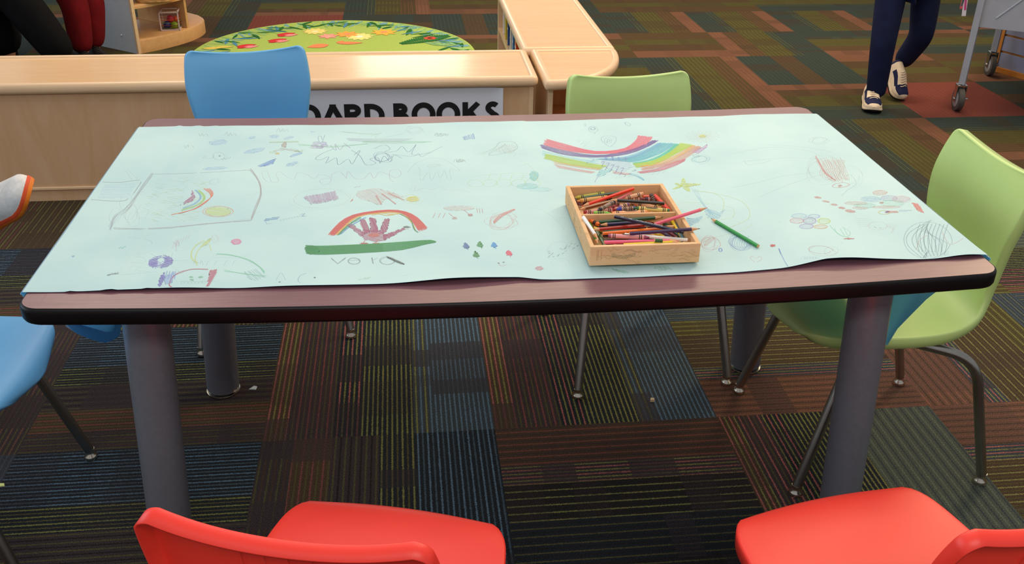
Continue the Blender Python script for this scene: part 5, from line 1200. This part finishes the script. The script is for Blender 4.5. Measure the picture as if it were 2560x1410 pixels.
def basket():
    x, y = up(385, 8, .297)[:2]; t = empty('wicker_basket', (x-.01, y+.11, .2975), R(14)); tag(t, 'woven wicker basket on the upper curved shelf of the white-sided display', 'basket')
    mb = MB(); w, d, h = .115, .095, .15
    for r in range(15):
        z = .006+r*.0098; g_ = 1+.14*r/15; pts = []
        for k in range(64):
            a = 2*math.pi*k/64; ca, sa = math.cos(a), math.sin(a); f = (abs(ca)**4+abs(sa)**4)**-.25; o = .0022*math.sin(a*16+(r % 2)*math.pi)
            pts.append(((w*g_*f*ca)+o*ca, (d*g_*f*sa)+o*sa, z+.001*math.sin(a*32)))
        mb.tube(pts+[pts[0]], .0052, 6, 0, False)
    mb.build('weave', plain('wicker', 'dba468', .6, 0, .3, .15, 60), t, 60)
    mb = MB()
    for k in range(32):
        a = 2*math.pi*k/32; f = (abs(math.cos(a))**4+abs(math.sin(a))**4)**-.25
        mb.tube([(w*f*math.cos(a), d*f*math.sin(a), .001), (w*1.15*f*math.cos(a), d*1.15*f*math.sin(a), h+.008)], .0028, 6)
    mb.build('stakes', plain('wicker_dark', 'b9814c', .6), t, 60)['kind'] = 'stuff'
    mb = MB(); lo = rect_loop(-w+.004, -d+.004, w-.004, d-.004, .03); mb.loops([[(a, b, 0) for a, b in lo], [(a, b, .006) for a, b in lo]]); mb.build('base', MT['orange_wood'], t, 30)
basket()
# ------------------------------------------------------------------ grey cart, slatwall stand (top right)
def caster(parent, x, y, z, ang, r=.064):
    c, s = math.cos(ang), math.sin(ang); F_ = lambda a, b: (x+c*a-s*b, y+s*a+c*b)
    def cyl(b0, b1, rr, nm, m, cx=0, cz=None, par=None):
        mb = MB(); cz = z+r if cz is None else cz; rings = []
        for b, q in ((b0, rr-.005), (b0+.003, rr), (b1-.003, rr), (b1, rr-.005)): rings.append([(*F_(cx+q*math.cos(2*math.pi*k/32), b), cz+q*math.sin(2*math.pi*k/32)) for k in range(32)])
        mb.loops(rings); return mb.build(nm, MT[m], par or parent, 35)
    w = cyl(-.016, .016, r, 'caster_wheel', 'rubber'); cyl(-.0175, .0175, r*.70, 'wheel_disc', 'wheelgrey', par=w); cyl(-.03, .03, .009, 'axle', 'chrome', par=w); cyl(-.05, -.028, .006, 'brake_pin', 'chrome', par=w)
    mb = MB()
    for b in (-.025, .022):
        lo = [(-.014, z+r-.014), (.014, z+r-.014), (.024, z+2*r+.012), (-.024, z+2*r+.012)]
        mb.loops([[(*F_(a, b), zz) for a, zz in lo], [(*F_(a, b+.003), zz) for a, zz in lo]])
    lo = [(-.024, -.025), (.024, -.025), (.024, .025), (-.024, .025)]; mb.loops([[(*F_(*q), z+2*r+.010) for q in lo], [(*F_(*q), z+2*r+.016) for q in lo]])
    mb.build('caster_fork', MT['chrome'], w, 30, .001)
def cart():
    A = np.array([2.748, 2.752]); Bk = np.array([3.30, 3.40])       # near-left and far-left wheels
    t = empty('rolling_cart', (0, 0, 0)); tag(t, 'grey metal rolling cart with large caster wheels beside the slatted stand', 'cart')
    z0 = .145; dr = np.array([.80, -.60]); dr /= np.linalg.norm(dr); dr = np.array([.84, -.54])
    al = math.atan2((Bk-A)[1], (Bk-A)[0])
    posts = [A, Bk, A+dr*.95, Bk+dr*.95]
    c, s = math.cos(al), math.sin(al)
    for p in posts:
        mb = MB(); h = .0165; q = [(p[0]+c*a-s*b, p[1]+s*a+c*b) for a, b in ((-h, -h), (h, -h), (h, h), (-h, h))]
        mb.loops([[(x, y, z0) for x, y in q], [(x, y, 1.0) for x, y in q]]); mb.build('post', MT['grey_steel'], t, 0, .002)
        mb = MB(); mb.tube([(p[0], p[1], z0-.006), (p[0], p[1], z0+.002)], .017, 16); mb.build('post_collar', MT['black'], t, 40)
        caster(t, p[0], p[1], 0, al+.50)
    def panel(P, Q, zlo, zhi, nm, rb=True):
        P, Q = np.array(P), np.array(Q); d = (Q-P)/np.linalg.norm(Q-P); n = np.array([d[1], -d[0]]); L = np.linalg.norm(Q-P)
        mb = MB(); q = [tuple(P), tuple(Q), tuple(Q+n*.003), tuple(P+n*.003)]; q = [tuple(P+n*.003), tuple(Q+n*.003), tuple(Q), tuple(P)]
        mb.loops([[(x, y, zlo) for x, y in q], [(x, y, zhi) for x, y in q]]); pn = mb.build(nm, MT['grey_steel'], t, 0, .001)
        if rb:
            for (a0, za, a1, zb) in ((.075, zlo+.055, .36, zlo+.36), (.055, zlo+.155, .22, zlo+.33), (.40, zlo+.06, .75, zlo+.34)):
                e = d; u = (a1-a0, zb-za); l = math.hypot(*u); pu = (-u[1]/l*.004, u[0]/l*.004); ring = []
                for off in (.0030, .0075):
                    k = 1 if off < .004 else .55
                    ring.append([(*(P+e*(a+pu[0]*sgn*k)+n*off), z+pu[1]*sgn*k) for a, z, sgn in ((a0, za, 1), (a1, zb, 1), (a1, zb, -1), (a0, za, -1))])
                mb = MB(); mb.loops(ring, 0, True, True); mb.build('pressed_rib', plain('rib_light', 'aab2c0', .45), pn, 0)
    panel(A+dr*.012, posts[2]-dr*.012, .452, .95, 'side_panel')
    panel(Bk+dr*.012, posts[3]-dr*.012, .452, .95, 'side_panel', False)
    mb = MB(); q = [posts[0]+dr*.01, posts[2]-dr*.01, posts[3]-dr*.01, posts[1]+dr*.01]; mb.loops([[(x, y, .452) for x, y in q], [(x, y, .462) for x, y in q]]); mb.build('tray', MT['grey_steel'], t, 0)
    mb = MB(); m = (A*.9+Bk*.1); mb.tube([(A[0], A[1], .44), (Bk[0], Bk[1], .44)], .012, 10); mb.build('side_rail', MT['grey_steel'], t, 40)
cart()
def slatwall():
    a = up(2478, 176, 0)[:2]; b = up(2560, 199, 0)[:2]; d = (b-a)/np.linalg.norm(b-a); e = a+d*1.1; n = np.array([d[1], -d[0]])
    if n @ (CAM[:2]-a) < 0: n = -n
    t = empty('slatwall_stand', (0, 0, 0)); tag(t, 'lavender grey slatted display stand with orange wooden trim behind the cart', 'display')
    def bx(p, q, z0, z1, th, nm, m, off=0.0):
        c = [p+n*off, q+n*off, q+n*(off-th), p+n*(off-th)]
        ar = sum(c[i-1][0]*c[i][1]-c[i][0]*c[i-1][1] for i in range(4))
        if ar < 0: c = c[::-1]
        mb = MB(); mb.loops([[(x, y, z0) for x, y in c], [(x, y, z1) for x, y in c]]); return mb.build(nm, MT[m], t, 0, .001)
    a2 = a+d*.03
    z = .032
    while z < 1.1: bx(a2, e, z, z+.088, .014, 'slat', 'slat', -.002); z += .10
    bx(a2, e, .03, 1.14, .01, 'core', 'orange_wood', -.012)
    bx(a-d*.02, a+d*.03, 0, 1.14, .05, 'trim', 'orange_wood', .004); bx(a, e, 0, .032, .05, 'trim', 'orange_wood', .006)
slatwall()
def hang():
    for (u0, v0, u1, v1, c, lab, nm) in ((2417, -20, 2409, 40, 'e8dfe8', 'white and pink paper tag hanging at the left post of the cart', 'hanging_tag'), (2409, -6, 2402, 22, 'd4606a', 'small red and green tag dangling left of the cart post', 'hanging_tag')):
        p, q = upy(u0, v0, 2.72), upy(u1, v1, 2.72); w = .022 if nm and c == 'e8dfe8' else .014
        t = empty(nm, tuple(q)); tag(t, lab, 'tag'); dx = p-q
        mb = MB(); cs = [(-w/2, 0), (w/2, 0), (w/2, 1), (-w/2, 1)]
        mb.loops([[(a+dx[0]*b, -.001, dx[2]*b) for a, b in cs], [(a+dx[0]*b, .001, dx[2]*b) for a, b in cs]][::-1]); mb.build('card', plain('tag_'+c, c, .5), t, 0)
        mb = MB(); mb.loops([[(a*.55+dx[0]*b, -.0016, dx[2]*(b*.6+.25)) for a, b in cs], [(a*.55+dx[0]*b, -.001, dx[2]*(b*.6+.25)) for a, b in cs]][::-1]); mb.build('print', plain('tagprint_'+c, 'c94f86' if c == 'e8dfe8' else '3f6a6a', .5), t, 0)
hang()
# ------------------------------------------------------------------ bits on the carpet
def bit(u, v, pts, h, c, lab, nm):
    p = up(u, v, 0); t = MB(); t.loops([[(p[0]+a, p[1]+b, .0005) for a, b in pts], [(p[0]+a*.9, p[1]+b*.9, h) for a, b in pts]]); o = t.build(nm, plain(nm+c, c, .6), None, 0); tag(o, lab, 'litter')
bit(632, 971, [(-.011, -.006), (.010, -.009), (.012, .008), (.002, .012)], .002, 'b9c6c8', 'small torn scrap of pale paper on the carpet beside the back left table leg', 'paper_scrap')
bit(1630, 1003, [(-.007, -.004), (.006, -.006), (.008, .005), (-.003, .008)], .008, 'b09a7a', 'tiny tan crumb on the carpet under the middle of the table', 'crumb')
bit(3, 1214, [(-.010, -.006), (.010, -.004), (.006, .006), (-.008, .007)], .003, 'd8e08a', 'small pale yellow scrap on the carpet at the left picture edge', 'paper_scrap')
# ------------------------------------------------------------------ people
def skinned(name, chains, mat, parent=None, sub=2, root=0):
    """chains: lists of (key, point, radius); shared keys join the chains"""
    keys = {}; V = []; Rr = []; E_ = []
    for ch in chains:
        prev = None
        for k, p, r in ch:
            if k not in keys: keys[k] = len(V); V.append(tuple(map(float, p))); Rr.append(r if isinstance(r, tuple) else (r, r))
            if prev is not None: E_.append((prev, keys[k]))
            prev = keys[k]
    me = bpy.data.meshes.new(name); me.from_pydata(V, E_, []); me.update(); me.materials.append(mat)
    o = bpy.data.objects.new(name, me); COL.objects.link(o)
    if parent: o.parent = parent
    o.modifiers.new('skin', 'SKIN').use_smooth_shade = True
    if not me.skin_vertices: me.attributes
    sv = me.skin_vertices[0].data
    for i, r in enumerate(Rr): sv[i].radius = r
    sv[root].use_root = True
    s = o.modifiers.new('subsurf', 'SUBSURF'); s.levels = sub; s.render_levels = sub
    return o
def ensure_skin(me):
    pass
def shoe_mesh(parent, toe, heel, upv, mats, L=.29, wd=.102, name='shoe', laces=True):
    """toe and heel points on the sole, upv roughly away from the sole"""
    toe, heel, upv = Vector(toe), Vector(heel), Vector(upv); X = (toe-heel).normalized(); Z = (upv-X*upv.dot(X)).normalized(); Y = Z.cross(X)
    L = (toe-heel).length
    def W(x, y, z): return heel+X*x+Y*y+Z*z
    def outl(t):   # half widths, inner and outer
        w = np.interp(t, [0, .03, .10, .25, .42, .60, .75, .88, .95, .985, 1], [.25, .55, .72, .78, .80, .91, 1.0, .92, .70, .44, .14])*wd/2
        return w
    ts = [0, .02, .05, .10, .18, .28, .38, .48, .58, .68, .76, .84, .90, .945, .975, .992, 1]
    sh = lambda t: np.interp(t, [0, .15, .5, .8, 1], [.034, .030, .025, .022, .020])
    rise = lambda t: .018*max(0, (t-.72)/.28)**2+.006*max(0, (.1-t)/.1)
    def ring_pts(z_of, sc, n=3):
        l = [(t*L, sc*outl(t), z_of(t)) for t in ts]; r = [(t*L, -sc*outl(t), z_of(t)) for t in ts[::-1]]; return [W(*p) for p in l+r]
    rt = empty(name, (0, 0, 0)); rt.parent = parent
    def lay(zs, scs, nm, mat, par):
        mb = MB(); rings = [ring_pts(z, s) for z, s in zip(zs, scs)]
        n2 = len(ts); ids = mb.loops([r[::-1] for r in rings], 0, False, False)
        for idr, flip in ((ids[0], 1), (ids[-1], 0)):
            idr = idr[::-1]
            for k in range(n2-1):
                q = (idr[k], idr[k+1], idr[2*n2-2-k], idr[2*n2-1-k]); mb.face(q if flip else q[::-1], 0)
        return mb.build(nm, mat, par, 50)
    lay([lambda t: rise(t), lambda t: rise(t)+.003, lambda t: rise(t)+sh(t)*.5], [.93, 1.0, 1.03], 'outsole', mats[0], rt)
    lay([lambda t: rise(t)+sh(t)*.5, lambda t: rise(t)+sh(t)*.75, lambda t: rise(t)+sh(t)], [1.02, 1.05, .99], 'midsole', mats[1], rt)
    # upper
    hh = lambda t: np.interp(t, [0, .04, .12, .25, .36, .46, .58, .70, .82, .90, .96, 1], [.050, .070, .078, .076, .078, .076, .062, .050, .042, .036, .024, .006])
    mb = MB(); rings = []; m = 22
    for t in ts:
        w = outl(t)*.97; z0 = rise(t)+sh(t)*.96; H = hh(t); rr_ = []
        for k in range(m+1):
            a = math.pi*k/m; y = w*math.copysign(abs(math.cos(a))**.75, math.cos(a)); z = z0+H*abs(math.sin(a))**.85; rr_.append(W(t*L, y, z))
        rings.append(rr_)
    ids = [[mb.vert(p) for p in r] for r in rings]
    for i, (a, b) in enumerate(zip(ids[:-1], ids[1:])):
        tt = (ts[i]+ts[i+1])/2
        for k in range(m):
            side = min(k, m-1-k)/m; mi = 0
            if tt > .70 and side > .16 and tt < .93: mi = 1
            if .30 < tt < .68 and .10 < side < .27: mi = 1
            if tt < .12: mi = 1
            mb.face((a[k], b[k], b[k+1], a[k+1]), mi)
    mb.face(ids[0][::-1]); mb.face(ids[-1])
    u = mb.build('upper', [mats[2], mats[3]], rt, 60)
    mb = MB()
    for q in range(7):
        t = .40+q*.055; w = outl(t)*.45; z0 = rise(t)+sh(t)+hh(t)*.99
        mb.tube([W(t*L, -w, z0-.006), W(t*L+.004, -w*.5, z0+.0015), W(t*L, 0, z0+.003), W(t*L-.004, w*.5, z0+.0015), W(t*L, w, z0-.006)], .0028, 8)
    if laces: mb.build('laces', mats[4], rt, 50)
    return rt
def head_parts(parent, c, f, rad=.105):
    pass
def person(name, label, J, top, bottom, skin_=None, hair=None, shoes=None, pant_w=1.0):
    """J: joint positions"""
    S = MT['skin']; g = lambda k: Vector(J[k])
    b = []
    pel, ch, nk, hd = g('pelvis'), g('chest'), g('neck'), g('head')
    fwd = Vector(J['fwd']).normalized(); side = fwd.cross(Vector((0, 0, 1))).normalized()
    b.append([('pel', pel, .10), ('waist', pel*.5+ch*.5, .10), ('ch', ch, .115), ('nk', nk, .055), ('nk2', nk*.45+hd*.55, .055), ('hd', hd, (.082, .098)), ('crown', hd+(hd-nk).normalized()*.085, .066)])
    b.append([('hd', hd, .09), ('nose', hd+fwd*.105+Vector((0, 0, -.01)), .012)])
    for s, n_ in ((-1, 'L'), (1, 'R')):
        b.append([('hd', hd, .09), ('ear'+n_, hd+side*s*.085, .014)])
        b.append([('ch', ch, .115), ('sh'+n_, g('sh'+n_), .058), ('el'+n_, g('el'+n_), .038), ('wr'+n_, g('wr'+n_), .025)])
        wr = g('wr'+n_); dr_ = (wr-g('el'+n_)).normalized(); pl = wr+dr_*.05; b[-1].append(('pm'+n_, pl, (.034, .016)))
        for q in range(4):
            o = fwd*((q-1.5)*.018); ln = (.07, .078, .072, .058)[q]; cz = side*(-s)*.012
            b.append([('pm'+n_, pl, .03), ('k%d'%q+n_, pl+dr_*.045+o, .0095), ('m%d'%q+n_, pl+dr_*(.045+ln*.55)+o+cz, .0085), ('t%d'%q+n_, pl+dr_*(.045+ln*.9)+o+cz*3, .007)])
        b.append([('pm'+n_, pl, .03), ('th'+n_, pl+fwd*.035+dr_*.01, .011), ('tt'+n_, pl+fwd*.045+dr_*.05, .009)])
        b.append([('pel', pel, .115), ('hp'+n_, g('hp'+n_), .085), ('kn'+n_, g('kn'+n_), .052), ('an'+n_, g('an'+n_), .036)])
    body = skinned(name, b, S, None, 1); tag(body, label, 'person')
    # clothes
    tr = [[('pel', pel, .135)]]
    for n_ in 'LR':
        hp, kn, an = g('hp'+n_), g('kn'+n_), g('an'+n_); w = pant_w
        tr.append([('pel', pel, .135), ('hp'+n_, hp, .112*w), ('th'+n_, hp*.5+kn*.5, .098*w), ('kn'+n_, kn, .085*w), ('ca'+n_, kn*.45+an*.55, .074*w), ('an'+n_, an+(kn-an).normalized()*.02, .066*w)])
    skinned('trousers', tr[1:], bottom, body, 2)
    st = [[('pel', pel+Vector((0, 0, .12)), .145), ('wa', pel*.5+ch*.5, .125), ('ch', ch, .14), ('nk', nk-Vector((0, 0, .02)), .07)]]
    for n_ in 'LR': st.append([('ch', ch, .14), ('sh'+n_, g('sh'+n_), .078), ('ua'+n_, g('sh'+n_)*.5+g('el'+n_)*.5, .06), ('el'+n_, g('el'+n_), .052), ('wr'+n_, g('wr'+n_)*.9+g('el'+n_)*.1, .04)])
    skinned('shirt', st, top, body, 2)
    skinned('hair', [[('a', hd+Vector((0, 0, .05))-fwd*.02, .105), ('b', hd-fwd*.055, .085), ('c', hd-fwd*.06-Vector((0, 0, .08)), .05)]], MT['hair'], body, 2)
    return body
# the walker: navy trousers, cream and navy running shoes
aL = Vector(upy(2187, 252, 2.86)); kL = Vector(upy(2207, 112, 2.84)); hL = Vector(upy(2236, -60, 2.93))
aR = Vector(upy(2245, 168, 3.10)); kR = Vector(upy(2303, 92, 2.96)); hR = Vector(upy(2322, -62, 3.00))
pv = (hL+hR)/2+Vector((0, 0, .06))
fw = Vector((-.35, -.93, 0))
sd = fw.normalized().cross(Vector((0, 0, 1)))
J = dict(pelvis=pv, chest=pv+Vector((0, 0, .36)), neck=pv+Vector((0, -.01, .55)), head=pv+Vector((0, -.03, .70)), fwd=fw)
if (hL-hR).dot(sd) > 0: sgn = 1
else: sgn = -1
for n_, s_ in (('L', sgn), ('R', -sgn)):
    sh = pv+Vector((0, 0, .47))+sd*s_*.18; sw = fw.normalized()*(.10 if n_ == 'R' else -.10)
    J['sh'+n_] = sh; J['el'+n_] = sh+Vector((0, 0, -.27))+sd*s_*.05+sw*.5; J['wr'+n_] = sh+Vector((0, 0, -.20))+sd*s_*.02+fw.normalized()*.24
J.update(hpL=hL, hpR=hR, knL=kL, knR=kR, anL=aL, anR=aR)
wk = person('person', 'person in navy trousers and cream running shoes walking across the carpet, top right', J, MT['denim'], MT['denim'], pant_w=.80)
sm_ = (MT['black'], MT['cream'], MT['cream'], MT['navy'], MT['cream'])
t1 = Vector(up(2182, 287, .0)); shoe_mesh(wk, t1, t1+Vector((.09, .265, 0)), (0, 0, 1), sm_, name='running_shoe')
t2 = Vector(upy(2246, 255, 2.93)); h2 = Vector(upy(2217, 172, 3.09)); shoe_mesh(wk, t2, h2, (.25, -.75, .45), sm_, name='running_shoe')
# two people standing and sitting at the back left
def simple(label, pel, hipL, knL, anL, hipR, knR, anR, fwd, top, bottom, w=1.0, sit=False):
    pel = Vector(pel); f = Vector(fwd).normalized(); sd = f.cross(Vector((0, 0, 1)))
    J = dict(pelvis=pel, chest=pel+Vector((0, 0, .36)), neck=pel+Vector((0, 0, .55)), head=pel+Vector((0, 0, .70))+f*.02, fwd=f)
    J.update(hpL=hipL, knL=knL, anL=anL, hpR=hipR, knR=knR, anR=anR)
    for n_, s_ in (('L', -1), ('R', 1)):
        sh = pel+Vector((0, 0, .47))+sd*s_*.18
        J['sh'+n_] = sh; J['el'+n_] = sh+Vector((0, 0, -.26))+sd*s_*.05+f*.04; J['wr'+n_] = sh+Vector((0, 0, -.42))+sd*s_*.0+f*(.06 if sit else .05)
    return person('person', label, J, top, bottom, pant_w=w)
_q = lambda u, v, y: tuple(upy(u, v, y))
_k1, _k2, _a1, _a2 = _q(186, 5, 3.90), _q(228, 0, 4.02), _q(207, 132, 3.86), _q(236, 131, 3.98)
pr = simple('person in loose dark red trousers standing beside the white-sided display', (-2.27, 4.06, .86), (-2.36, 3.99, .80), _k1, (_a1[0], _a1[1], .05), (-2.22, 4.08, .80), _k2, (_a2[0], _a2[1], .05), (.5, -.85, 0), MT['redcloth'], MT['redcloth'], 1.0)
for a in (_a1, _a2):
    shoe_mesh(pr, (a[0]+.10, a[1]-.14, 0), (a[0]-.06, a[1]+.07, 0), (0, 0, 1), (MT['black'],)*5, name='shoe')
pb_ = simple('person all in black sitting at the far left behind the low bookcase', (-3.02, 3.70, .53), (-2.90, 3.60, .50), (-2.36, 3.62, .50), (-2.10, 3.56, .085), (-2.96, 3.78, .50), (-2.56, 3.74, .50), (-2.46, 3.70, .085), (1, -.05, 0), MT['blackcloth'], MT['blackcloth'], 1.45, True)
for a in ((-2.10, 3.56), (-2.46, 3.70)): shoe_mesh(pb_, (a[0]+.19, a[1]-.03, 0), (a[0]-.08, a[1]+.0, 0), (0, 0, 1), (MT['black'],)*5, name='shoe')
def bench():
    t = empty('upholstered_bench', (-2.85, 3.65, 0)); tag(t, 'dark navy upholstered bench under the person in black', 'bench')
    mb = MB(); mb.box((-.35, -.28, .10), (.34, .42, .405)); mb.build('seat_block', MT['seat_navy'], t, 0, .03)
    mb = MB(); mb.box((-.32, -.25, 0), (.30, .39, .10)); mb.build('plinth', MT['black'], t, 0, .005)
bench()
# the person beyond the left edge: only the raised running shoe reaches into the picture
def shoe_person():
    y0 = .36
    tp = Vector(upy(98, 478, y0)); tp = tp
    heel = tp+Vector((-.216, .13, -.165))
    an = heel+Vector((.03, .0, .115)); kn = Vector((heel.x-.20, y0+.10, .70)); hp = Vector((kn.x-.46, y0+.14, .52))
    kn2 = Vector((hp.x+.44, y0-.10, .50)); an2 = Vector((kn2.x+.0, y0-.10, .08))
    pe = Vector((hp.x-.06, y0, .54))
    b = simple('person beyond the left picture edge with one raised foot in a white and orange shoe', pe, hp, kn, an, pe+Vector((.06, -.10, -.02)), kn2, an2, (1, 0, 0), MT['blackcloth'], MT['blackcloth'], .8, True)
    ms = (MT['shoe_orange'], MT['shoe_red'], MT['shoe_white'], MT['shoe_white'], MT['white_paper'])
    shoe_mesh(b, tp, heel, (-.30, -.52, .80), ms, wd=.112, name='running_shoe')
    shoe_mesh(b, an2+Vector((.19, 0, -.08)), an2+Vector((-.08, 0, -.08)), (0, 0, 1), ms, wd=.105, name='running_shoe')
    c = copy_tree(blue0); place(c, pe.x+.28, pe.y, R(-90), 'blue plastic chair beyond the left picture edge under the seated person'); 
shoe_person()
